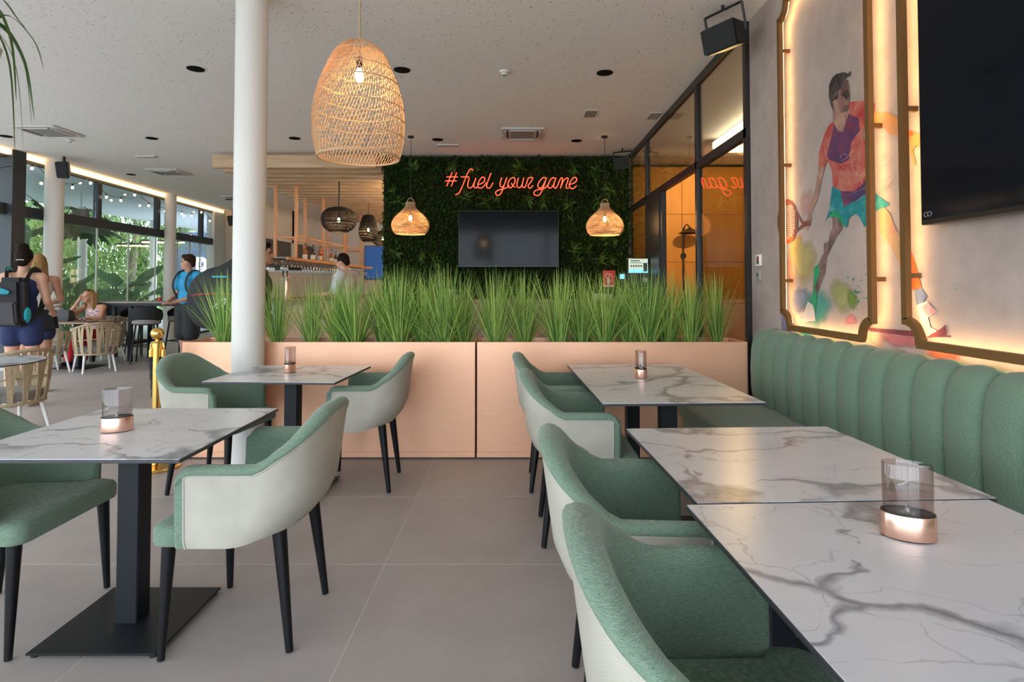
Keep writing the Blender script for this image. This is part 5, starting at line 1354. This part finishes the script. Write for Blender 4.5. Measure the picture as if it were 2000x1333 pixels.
def make_person(label, loc, rz, scale=1.0, skin='skin', **kw):
    J = dict(STAND); J.update(kw); g = lambda k: Vector(J[k]); W = J['w']
    t = thing('person', label, 'person', loc, rz); t.scale = (scale,) * 3
    m = MB(); pv, ch, nk, hd = g('pelvis'), g('chest'), g('neck'), g('head')
    wa = pv.lerp(ch, .45)
    m.ell(pv, (.155 * W, .11, .12)); m.ell(wa, (.125 * W, .092, .16)); m.ell(ch, (.150 * W, .10, .16)); m.ell(ch.lerp(nk, .45), (.15 * W, .075, .08))
    cap(m, g('sr'), g('sl'), .055, .055); cap(m, nk - V(0, 0, .05), hd - V(0, 0, .05), .054, .050)
    RZ = Matrix.Rotation(J['hy'], 3, 'Z') @ Matrix.Rotation(J['htilt'], 3, 'X')
    hh = lambda x, y, z: hd + RZ @ V(x, y, z)
    m.ell(hd + RZ @ V(0, -.012, .02), (.074, .092, .098), 18, 12, RZ); m.ell(hh(0, .028, -.045), (.055, .060, .070), 14, 9, RZ)
    cap(m, hh(0, .086, .005), hh(0, .108, -.028), .010, .014, 8); cap(m, hh(-.02, .078, -.062), hh(.02, .078, -.062), .012, .012, 8); m.ell(hh(0, .072, -.092), (.026, .022, .02), 10, 7, RZ); cap(m, hh(-.05, .068, .03), hh(.05, .068, .03), .012, .012, 8)
    for s in (-1, 1): m.ell(hh(s * .074, -.008, -.012), (.010, .020, .032), 8, 7, RZ)
    for a, b, c in (('sr', 'er', 'wr'), ('sl', 'el', 'wl')):
        p, q, r_ = g(a), g(b), g(c)
        cap(m, p, q, .050, .040); cap(m, q, q.lerp(r_, .35), .041, .041); cap(m, q.lerp(r_, .3), r_, .040, .027)
        d = (r_ - q).normalized(); sd = d.cross(V(0, 0, 1) if abs(d.z) < .8 else V(1 if a == 'sr' else -1, .3, 0)).normalized(); nm = sd.cross(d)
        pc = r_ + d * .045; cap(m, r_, r_ + d * .07, .027, .030)
        for k in range(4):
            b0 = r_ + d * .075 + sd * (-.027 + .018 * k); L = (.060, .072, .068, .052)[k]
            b1 = b0 + d * L * .55 + nm * .006; b2 = b1 + d * L * .40 + nm * .022; cap(m, b0, b1, .0105, .0100, 8); cap(m, b1, b2, .0100, .0085, 8)
        tb = r_ + d * .03 + sd * -.026; cap(m, tb, tb + d * .035 - sd * .022 + nm * .01, .012, .011, 8); cap(m, tb + d * .035 - sd * .022 + nm * .01, tb + d * .068 - sd * .022 + nm * .022, .011, .009, 8)
    for a, b, c, f in (('hr', 'kr', 'ar', 'fr'), ('hl', 'kl', 'al', 'fl')):
        p, q, r_ = g(a), g(b), g(c); fa = J[f]; fd = V(math.sin(fa), math.cos(fa), 0)
        cap(m, p, q, .088 * W, .056); cap(m, q, q.lerp(r_, .32) - fd * .012, .055, .057); cap(m, q.lerp(r_, .3) - fd * .012, r_, .055, .037)
        cap(m, r_, r_ - V(0, 0, .045) - fd * .03, .037, .034); cap(m, r_ + V(0, 0, -.04) - fd * .02, r_ + V(0, 0, -.060) + fd * .13, .036, .026)
    organic('body', m, skin, t)
    for s in (-1, 1): MB().ell(hh(s * .030, .078, .008), (.011, .007, .007), 10, 7, RZ).build('eye', 'eye', t)
    MB().ell(hh(0, .086, -.062), (.021, .008, .007), 10, 7, RZ).build('lips', 'lip', t)
    return t, J, g, hh, RZ
def torso_cloth(t, g, J, mat, sleeve=0, infl=.016, hem=-.02, name='shirt', sides=('r', 'l')):
    m = MB(); W = J['w']; pv, ch, nk = g('pelvis'), g('chest'), g('neck'); wa = pv.lerp(ch, .45)
    m.ell(pv + V(0, 0, hem + .06), (.155 * W + infl, .11 + infl, .10)); m.ell(wa, (.132 * W + infl, .098 + infl, .18)); m.ell(ch, (.150 * W + infl, .10 + infl, .16)); m.ell(ch.lerp(nk, .42), (.148 * W + infl, .075 + infl * .8, .075))
    if sleeve:
        cap(m, g('sr'), g('sl'), .055 + infl * .8, .055 + infl * .8)
        for s in ('r', 'l'): cap(m, g('s' + s), g('s' + s).lerp(g('e' + s), sleeve), .052 + infl, .050 + infl * 1.3)
    return organic(name, m, mat, t, .013, 5)
def leg_cloth(t, g, J, mat, frac=.6, infl=.016, name='shorts', flare=1.0):
    m = MB(); W = J['w']; m.ell(g('pelvis') + V(0, 0, -.02), (.157 * W + infl, .112 + infl, .125))
    for s in ('r', 'l'):
        p, q, r_ = g('h' + s), g('k' + s), g('a' + s)
        if frac <= 1: cap(m, p, p.lerp(q, frac), .090 * W + infl, (.075 + infl) * flare)
        else:
            cap(m, p, q, .090 * W + infl, .062 + infl); cap(m, q, q.lerp(r_, frac - 1), .062 + infl, (.055 + infl) * flare)
    return organic(name, m, mat, t, .014, 5)
def hair(t, prims, mat): return organic('hair', prims, mat, t, .010, 3)
def strap(t, pts, r, mat, name='strap'): return MB().tube(catmull(pts, 6), r, 6, flat=.35).build(name, mat, t)
def shoes(t, g, J, mat):
    for s in ('r', 'l'):
        m = MB(); a = g('a' + s); f = J['f' + s]; fd = V(math.sin(f), math.cos(f), 0); cap(m, a - V(0, 0, .045) - fd * .035, a + V(0, 0, -.055) + fd * .135, .040, .034); organic('shoe', m, mat, t, .011, 3)
def backpack(parent, c, w, d, h, mat, name='backpack', thingy=None):
    m = MB(); bm = bmesh.new(); bmesh.ops.create_cube(bm, size=1)
    for v in bm.verts: k = .78 if v.co.z > 0 else 1.0; v.co = Vector((v.co.x * w * k, v.co.y * d * (k if v.co.y < 0 else 1), v.co.z * h))
    bmesh.ops.bevel(bm, geom=list(bm.edges), offset=min(w, d, h) * .28, segments=4, affect='EDGES'); m.bm(bm, Matrix.Translation(c))
    return m.build(name, mat, parent, True, 60)

# woman with a black backpack, seen from behind
t, J, g, hh, RZ = make_person('woman seen from behind with dark hair bun, black backpack and navy shorts', (-5.40, 6.45, 0), R(12), 1.0, 'skin', hy=.15, er=(.235, .0, 1.14), wr=(.20, .18, 1.02))
torso_cloth(t, g, J, 'navy_cloth', 0, .010, .0, 'vest'); leg_cloth(t, g, J, 'navy_cloth', .42, .022, 'shorts', 1.15); shoes(t, g, J, 'cream_cloth')
m = MB(); m.ell(hh(0, -.020, .030), (.084, .094, .098), 16, 10, RZ); m.ell(hh(0, -.07, -.03), (.07, .05, .06), 12, 8, RZ); m.ell(hh(.0, -.055, .125), (.062, .058, .048), 12, 8, RZ); m.ell(hh(-.045, -.04, .12), (.03, .03, .04), 10, 7, RZ); hair(t, m, 'hair_dark')
MB().tube([hh(-.035, -.118, -.02), hh(0, -.124, -.016), hh(.035, -.118, -.02)], .004, 5).build('hair_clip', 'white_plastic', t)
bp = thing('backpack', 'black backpack with turquoise trim carried by the woman with the hair bun', 'backpack', (-5.40, 6.45, 0), R(12))
backpack(bp, V(0, -.205, 1.14), .33, .18, .52, 'black_cloth', 'body'); backpack(bp, V(0, -.295, 1.02), .24, .07, .24, 'grey_cloth', 'front_pocket')
e = MB(); r = random.Random(2)
for k in range(7): e.box(-.085 + .006 * k, .03 + .012 * k - .004 * k * k, -.310 - .0, -.296, 1.225 + k * .010, 1.231 + k * .010)
e.build('emblem', 'turquoise', bp, False)
for s in (-1, 1):
    strap(bp, [V(s * .09, -.12, 1.36), V(s * .115, -.065, 1.475), V(s * .125, .02, 1.475), V(s * .13, .085, 1.40), V(s * .15, .115, 1.22), V(s * .16, .0, 1.02), V(s * .14, -.12, .96)], .034, 'black_cloth'); strap(bp, [V(s * .092, -.122, 1.372), V(s * .112, -.064, 1.488), V(s * .122, .02, 1.488), V(s * .13, .09, 1.41)], .019, 'turquoise', 'strap_trim')
MB().ell((.155, -.20, 1.0), (.022, .055, .085), 12, 8).build('side_pocket', 'turquoise', bp)
# blond woman beside her
t, J, g, hh, RZ = make_person('blond woman in a cream top standing beside the woman with the backpack', (-5.92, 7.28, 0), R(38), .985, 'skin_tan', hy=.35, er=(.24, .04, 1.15), wr=(.10, .22, 1.10))
torso_cloth(t, g, J, 'cream_cloth', 0, .012, .0, 'top'); leg_cloth(t, g, J, 'navy_cloth', .45, .02, 'shorts', 1.1); shoes(t, g, J, 'cream_cloth')
for s in (-1, 1): strap(t, [V(s * .085, -.09, 1.40), V(s * .10, -.01, 1.475), V(s * .09, .08, 1.40)], .014, 'white_plastic')
m = MB(); m.ell(hh(0, -.022, .028), (.085, .096, .098), 16, 10, RZ)
for k in range(5): cap(m, hh(-.05 + .025 * k, -.085 + .01 * abs(k - 2), .0), hh(-.07 + .035 * k, -.105, -.33), .035, .022, 8)
hair(t, m, 'hair_blond')
hb = thing('shoulder_bag', 'black shoulder bag hanging at the blond woman side', 'bag', (-5.58, 6.98, 0), R(35))
backpack(hb, V(0, 0, .90), .28, .12, .26, 'black_cloth', 'body'); strap(hb, [V(-.1, 0, 1.0), V(-.10, .03, 1.25), V(-.15, .06, 1.44), V(-.05, .10, 1.25), V(.1, 0, 1.0)], .012, 'black_cloth')
# seated woman, facing the camera, cheek on hand
t, J, g, hh, RZ = make_person('seated woman with long blond hair, pink patterned blouse and red trousers, cheek on hand', (-7.14, 10.12, 0), R(172), 1.0, 'skin_tan', w=1.08,
    pelvis=(0, -.02, .50), chest=(.03, .05, .82), neck=(.05, .10, .99), head=(.075, .16, 1.13), hy=-.10, htilt=-.08, sr=(.215, .08, .94), er=(.28, .36, .765), wr=(.175, .265, 1.03), sl=(-.14, .08, .94), el=(-.22, .22, .76), wl=(-.06, .42, .765),
    hr=(.10, .02, .48), kr=(.11, .42, .50), ar=(.10, .47, .09), hl=(-.10, .02, .48), kl=(-.11, .42, .50), al=(-.12, .47, .09))
torso_cloth(t, g, J, 'pink_print', 0, .016, .02, 'blouse'); leg_cloth(t, g, J, 'red_cloth', 1.9, .014, 'trousers', 1.25); shoes(t, g, J, 'black_cloth')
m = MB(); m.ell(hh(0, -.024, .030), (.084, .092, .095), 16, 10, RZ)
for s in (-1, 1):
    for k in range(3): cap(m, hh(s * (.068 + .008 * k), -.01 - .03 * k, .03), hh(s * (.085 + .008 * k), -.0 - .02 * k, -.22), .028, .020, 8)
hair(t, m, 'hair_blond')
MB().tube([hh(-.075, .02, .10), hh(-.035, .055, .115), hh(0, .06, .112), hh(.035, .055, .115), hh(.075, .02, .10)], .013, 6).build('sunglasses', 'bottle_dark', t)
# man in blue shirt
t, J, g, hh, RZ = make_person('man in a bright blue shirt and black shorts looking left behind the planter', (-5.0, 9.0, 0), R(152), 1.035, 'skin_tan', w=1.22, hy=R(-55), sr=(.215, 0, 1.41), sl=(-.215, 0, 1.41), er=(.30, -.03, 1.14), wr=(.17, .20, 1.03), el=(-.29, .0, 1.14), wl=(-.10, .22, 1.04))
torso_cloth(t, g, J, 'blue_shirt', .55, .022, -.06); leg_cloth(t, g, J, 'black_cloth', .85, .03, 'shorts', 1.1); shoes(t, g, J, 'white_plastic')
m = MB(); m.ell(hh(0, -.022, .038), (.080, .092, .090), 16, 10, RZ); m.ell(hh(0, .045, .088), (.058, .042, .032), 12, 8, RZ); m.ell(hh(0, -.075, -.02), (.064, .03, .055), 10, 8, RZ); hair(t, m, 'hair_brown')
bp = thing('backpack', 'small black backpack worn by the man in the blue shirt', 'backpack', (-5.0, 9.0, 0), R(152)); bp.scale = (1.035,) * 3
backpack(bp, V(0, -.22, 1.18), .30, .16, .46, 'black_cloth', 'body')
for s in (-1, 1): strap(bp, [V(s * .10, -.13, 1.38), V(s * .13, -.04, 1.49), V(s * .14, .09, 1.44), V(s * .15, .145, 1.25), V(s * .17, .02, 1.05), V(s * .14, -.14, 1.0)], .028, 'black_cloth')
# man hidden behind the column, with a padel bag
t, J, g, hh, RZ = make_person('man in dark clothes mostly hidden behind the white column', (-2.63, 6.05, 0), R(-70), 1.02, 'skin_tan', w=1.1)
torso_cloth(t, g, J, 'black_cloth', .6, .022, -.06); leg_cloth(t, g, J, 'black_cloth', .85, .03); shoes(t, g, J, 'white_plastic')
m = MB(); m.ell(hh(0, -.022, .034), (.082, .094, .094), 16, 10, RZ); m.ell(hh(0, .04, .09), (.06, .045, .03), 12, 8, RZ); hair(t, m, 'hair_dark')
pb = thing('padel_bag', 'large black padel racket bag with red and blue trim left of the white column', 'bag', (-2.98, 6.0, 0), R(0))
poly = [(-.30, 1.02), (-.32, 1.20), (-.27, 1.36), (-.14, 1.47), (.02, 1.52), (.16, 1.60), (.30, 1.62), (.36, 1.50), (.36, 1.05), (.25, .88), (-.15, .88)]
pp = catmull([V(x, 0, z) for x, z in poly], 4, True)
rows = []
for q, y in ((.90, -.13), (.98, -.11), (1.0, -.05), (1.0, .05), (.98, .11), (.9, .13)): rows.append([(.03 + (p.x - .03) * q, y, 1.25 + (p.z - 1.25) * q) for p in pp])
e = MB().grid(rows, True); n_ = len(pp); e.f.append(tuple(range(n_ - 1, -1, -1))); e.f.append(tuple(range(5 * n_, 6 * n_))); e.build('body', 'black_cloth', pb, True, 50)
MB().tube([V(-.24, -.134, 1.22), V(0, -.136, 1.24), V(.25, -.134, 1.22)], .006, 5).build('trim', 'red_sign', pb); MB().box(-.05, .10, -.138, -.130, 1.395, 1.41).build('trim', 'turquoise', pb, False); MB().tube(catmull([V(-.02, -.135, 1.10), V(.04, -.14, 1.16), V(.09, -.135, 1.18), V(.06, -.14, 1.10)], 5, True), .010, 5).build('emblem', 'white_plastic', pb)
strap(pb, [V(.02, 0, 1.50), V(.10, .03, 1.56), V(.22, .05, 1.60), V(.34, .03, 1.52)], .025, 'black_cloth')
# barman
t, J, g, hh, RZ = make_person('dark-haired barman in a pale lilac shirt behind the grass, left of the plant wall', (-2.62, 9.1, 0), R(78), 1.05, 'skin', w=1.1, er=(.26, .05, 1.14), wr=(.20, .30, 1.12), el=(-.26, .05, 1.14), wl=(-.20, .30, 1.12), htilt=-.25, head=(0, .07, 1.60))
torso_cloth(t, g, J, 'lilac_cloth', .8, .024, -.06); leg_cloth(t, g, J, 'black_cloth', 1.9, .02, 'trousers'); shoes(t, g, J, 'black_cloth')
m = MB(); m.ell(hh(0, -.022, .034), (.084, .096, .096), 16, 10, RZ); m.ell(hh(0, -.07, -.02), (.066, .04, .06), 10, 8, RZ); hair(t, m, 'hair_dark')

# ---------------------------------------------------------------- hanging plant at the upper left
hp = thing('hanging_plant', 'hanging plant with long strap leaves at the upper left picture edge', 'hanging plant', (-2.91, 3.10, 2.56))
MB().lathe([(.07, -.12), (.11, -.08), (.13, .02), (.135, .04), (.12, .04), (.11, .0), (0, .0)], (0, 0, 0), 24).build('pot', 'white_plastic', hp)
MB().cyl((0, 0, .02), (0, 0, ZC - 2.56), .004, n=6).build('cord', 'jute', hp)
r = random.Random(21)
tips = [(.30, -.05, -.28, .35), (.36, .05, -.08, .30), (.22, -.10, -.42, .25), (.26, .1, -.36, .22), (.18, -.1, .02, .34), (.30, .0, .12, .42), (.20, .12, -.5, .2), (.28, -.14, -.18, .3), (-.25, .1, -.2, .3), (-.3, -.1, -.3, .3), (-.1, .3, -.2, .3), (.05, -.3, -.3, .3), (.15, .25, -.3, .28), (.24, .02, -.55, .2)]
for i, (tx, ty, tz, bow) in enumerate(tips):
    pts = catmull([V(tx * .08, ty * .08, .03), V(tx * .45, ty * .4, bow * .7), V(tx * .85, ty * .8, bow * .35 + tz * .25), V(tx, ty, tz)], 5)
    n = len(pts); w = [.011 * min(1, (k / n) * 4 + .4) * (1 - (k / (n - 1)) ** 3) + .0006 for k in range(n)]
    MB().tube(pts, w, 6, True, flat=.18).build('leaf', 'strap_leaf', hp)

# ---------------------------------------------------------------- planting outside
def big_leaf_mesh(L, W, curl, seed):
    r = random.Random(seed); rows = []
    for k in range(9):
        s = k / 8; w = W * math.sin(PI * min(1, s * .93 + .05)) ** .8; z = curl * math.sin(s * 2.0) * L; y = s * L * (1 - .15 * s)
        rows.append([(-w, y, z + w * .35), (-w * .5, y, z + w * .12), (0, y, z), (w * .5, y, z + w * .12), (w, y, z + w * .35)])
    return MB().grid(rows).mesh('leaf', 'big_leaf', True, 90)
lm = [big_leaf_mesh(.75, .16, -.25, 1), big_leaf_mesh(.9, .13, -.15, 2), big_leaf_mesh(.6, .2, -.35, 3)]
def leafy(name, label, loc, n, h, sp, seed, meshes=lm, s0=1.0):
    r = random.Random(seed); t = thing(name, label, 'plant', loc, 0, 'plants outside the left glass front')
    st = MB()
    for k in range(n):
        a = r.uniform(0, 2 * PI); hh_ = h * r.uniform(.35, 1.0); out = sp * r.uniform(.2, 1)
        p = V(math.cos(a) * out * .5, math.sin(a) * out * .5, hh_); st.tube(catmull([V(0, 0, 0), V(p.x * .3, p.y * .3, hh_ * .6), p], 4), .014, 5)
        o = ob('leaf', meshes[r.randrange(len(meshes))], t, p); o.rotation_euler = (R(r.uniform(10, 60)), r.uniform(-.3, .3), a - PI / 2); o.scale = (s0 * r.uniform(.8, 1.25),) * 3
    st.build('stems', 'big_leaf', t)
for i, (x, y, h, lb) in enumerate([(-9.6, 10.9, 1.5, 'left of the first inner column'), (-9.5, 11.7, 1.6, 'behind the seated woman'), (-9.6, 12.9, 1.5, 'behind the high table, left part'), (-10.3, 13.5, 1.3, 'behind the high table, set back'), (-9.9, 14.6, 1.5, 'behind the high table, right part'), (-10.2, 15.6, 1.7, 'beside the farther inner column'), (-10.4, 12.2, 1.9, 'tallest, between the two inner columns')]):
    leafy('leafy_plant', 'broad-leaved green plant outside the glass, ' + lb, (x, y, -.02), 11, h, .9, 60 + i)
def monstera_mesh():
    pts = []; n = 40
    for k in range(n + 1):
        a = -PI * .92 + 2 * PI * .92 * k / n; rr = .20 * (1 + .25 * math.cos(a))
        if k % 5 == 2 and 4 < k < n - 4: rr *= .52
        pts.append((rr * math.sin(a), .12 + rr * math.cos(a), -.10 * (rr * math.sin(a) / .2) ** 2 * .4))
    m = MB(); m.v = [(0, .02, .01)] + pts; m.f = [(0, k, k + 1) for k in range(1, n + 1)]
    return m.mesh('leaf', 'dark_leaf', True, 90)
mm = monstera_mesh()
mo = thing('monstera_plant', 'hanging monstera with dark split leaves outside under the soffit', 'plant', (-10.6, 14.3, 3.56))
r = random.Random(4); st = MB(); st.lathe([(.14, -.62), (.18, -.42), (.17, -.40), (0, -.41)], (0, 0, 0), 16); st.cyl((0, 0, -.42), (0, 0, -.001), .006, n=6)
st.build('basket', 'bark', mo)
for k in range(16):
    a = r.uniform(0, 2 * PI); d = r.uniform(.25, 1.1); p = V(math.cos(a) * d * .5, math.sin(a) * d, -.50 - r.uniform(0, .45))
    MB().tube(catmull([V(0, 0, -.42), V(p.x * .6, p.y * .6, -.40), p], 4), .008, 5).build('stem', 'dark_leaf', mo)
    o = ob('leaf', mm, mo, p); o.rotation_euler = (R(r.uniform(-70, -20)), r.uniform(-.4, .4), a - PI / 2 + r.uniform(-.4, .4)); o.scale = (r.uniform(1.0, 1.5),) * 3
mo2 = copy_tree(mo, (-10.2, 11.2, 3.56), 1.7, 'hanging monstera with dark split leaves outside, nearer one above the first column', None)
# trees: soft needle-like foliage
def tree_mesh(seed, h, w, n):
    r = random.Random(seed); m = MB(); cl = []
    for k in range(34):
        z = h * r.uniform(.12, 1.0); q = w * (1.05 - .55 * abs(z / h - .45)); a = r.uniform(0, 2 * PI); d = q * math.sqrt(r.random())
        cl.append((V(math.cos(a) * d, math.sin(a) * d, z), r.uniform(.35, .95)))
    for i in range(n):
        c, q = cl[r.randrange(len(cl))]; p = c + V(r.gauss(0, 1), r.gauss(0, 1), r.gauss(0, .75)) * q * .55
        d = V(r.gauss(0, 1), r.gauss(0, 1), r.gauss(-.35, .7)).normalized(); leaf_quad(m, p, d, V(0, 0, 1), r.uniform(.16, .42), r.uniform(.025, .07), .35)
    return m.mesh('foliage', 'tree_leaf', False)
def trunk_mesh(h, r0): return MB().tube(catmull([V(0, 0, 0), V(.06, .03, h * .35), V(-.05, .05, h * .7), V(.04, 0, h)], 5), [r0 * (1 - .045 * k) for k in range(16)], 9).mesh('trunk', 'bark')
tms = [tree_mesh(70 + i, 7.0, 2.5, 4200) for i in range(3)]; tk = trunk_mesh(5.8, .22)
tl = ['leftmost, nearest the glass front', 'behind the backpack woman', 'behind the first inner column', 'between the first inner column and the nearer terrace column', 'behind the nearer terrace column', 'just right of the nearer terrace column', 'behind the high table', 'left of the farther terrace column', 'behind the farther terrace column', 'farthest right, beside the dark blue wall', 'far back in the middle', 'far back on the left', 'far back on the right', 'at the far left beyond the frame post', 'on the lawn left of the terrace, nearest the camera', 'on the lawn left of the terrace, second one', 'on the lawn left of the terrace, set far back']
tp_ = [(-14.9, 14.6), (-16.6, 17.6), (-18.2, 20.4), (-15.6, 19.6), (-17.4, 23.2), (-19.4, 25.0), (-16.6, 25.6), (-18.6, 28.8), (-16.9, 29.6), (-18.4, 32.5), (-23.5, 31.5), (-22.0, 24.5), (-21.5, 36.0), (-14.3, 11.5), (-17.5, 6.5), (-16.8, 2.0), (-22.0, 9.0)]
for i, ((x, y), lb) in enumerate(zip(tp_, tl)):
    t = thing('tree', 'feathery green tree outside, ' + lb, 'tree', (x, y, -.04), rnd.uniform(0, 6), 'trees beyond the terrace'); s = rnd.uniform(.85, 1.15); t.scale = (s, s, s * rnd.uniform(.9, 1.1))
    ob('foliage', tms[i % 3], t)['kind'] = 'stuff'; ob('trunk', tk, t)
# sign and lights at the end of the terrace
sg = thing('logo_sign', 'glowing white double-line letter D sign on the dark blue terrace wall', 'sign', (-13.33, 24.96, 2.19))
for q, w in ((.27, .075), (.165, .055)):
    pts = [V(-.20, 0, -q)] + [V(-.02 + q * .85 * math.sin(a * PI / 12), 0, -q * math.cos(a * PI / 12)) for a in range(13)] + [V(-.20, 0, q)]
    MB().tube(pts, w * .5, 6).build('letter_stroke', 'sign_white', sg)
MB().tube([V(-.20, 0, -.30), V(-.20, 0, .30)], .04, 6).build('letter_stroke', 'sign_white', sg); MB().tube([V(-.08, 0, -.165), V(-.08, 0, .165)], .028, 6).build('letter_stroke', 'sign_white', sg)
for i, (x, y, z, L) in enumerate([(-13.5, 22.5, 2.95, 1.5), (-12.9, 23.5, 3.15, 1.3), (-13.6, 21.0, 2.72, 1.2)]):
    t = thing('linear_pendant', 'glowing linear pendant light outside with trailing plants, %s one' % ('middle', 'upper', 'lower')[i], 'pendant lamp', (x, y, z), R(8), 'linear pendants at the end of the terrace')
    MB().box(-L / 2, L / 2, -.03, .03, -.03, .03).build('tube', 'sign_warm', t, False); MB().box(-L / 2, L / 2, -.06, .06, .031, .09).build('trough', 'black_metal', t, False)
    for s in (-1, 1): MB().cyl((s * L * .4, 0, .09), (s * L * .4, 0, 3.56 - z), .008, n=5).build('cable', 'black_metal', t)
    m = MB(); r = random.Random(i)
    for k in range(260):
        p = V(r.uniform(-L / 2, L / 2), r.uniform(-.08, .08), .1 - abs(r.gauss(0, .25))); leaf_quad(m, p, V(r.gauss(0, 1), r.gauss(0, 1), -.8).normalized(), V(0, 0, 1), r.uniform(.06, .14), r.uniform(.015, .03))
    o = m.build('trailing_leaves', 'tree_leaf', t, False); o['kind'] = 'stuff'
for (x0, z0, x1, z1, lb) in ((-12.05, 2.55, -11.85, 3.0, 'upper'), (-12.1, 1.9, -12.05, 2.4, 'lower')):
    tag(MB().tube([V(x0, 24.96, z0), V(x1, 24.96, z1)], .04, 6).build('light_tube', 'cyan_light'), 'cyan light tube on the dark blue terrace wall, %s one' % lb, 'light tube')
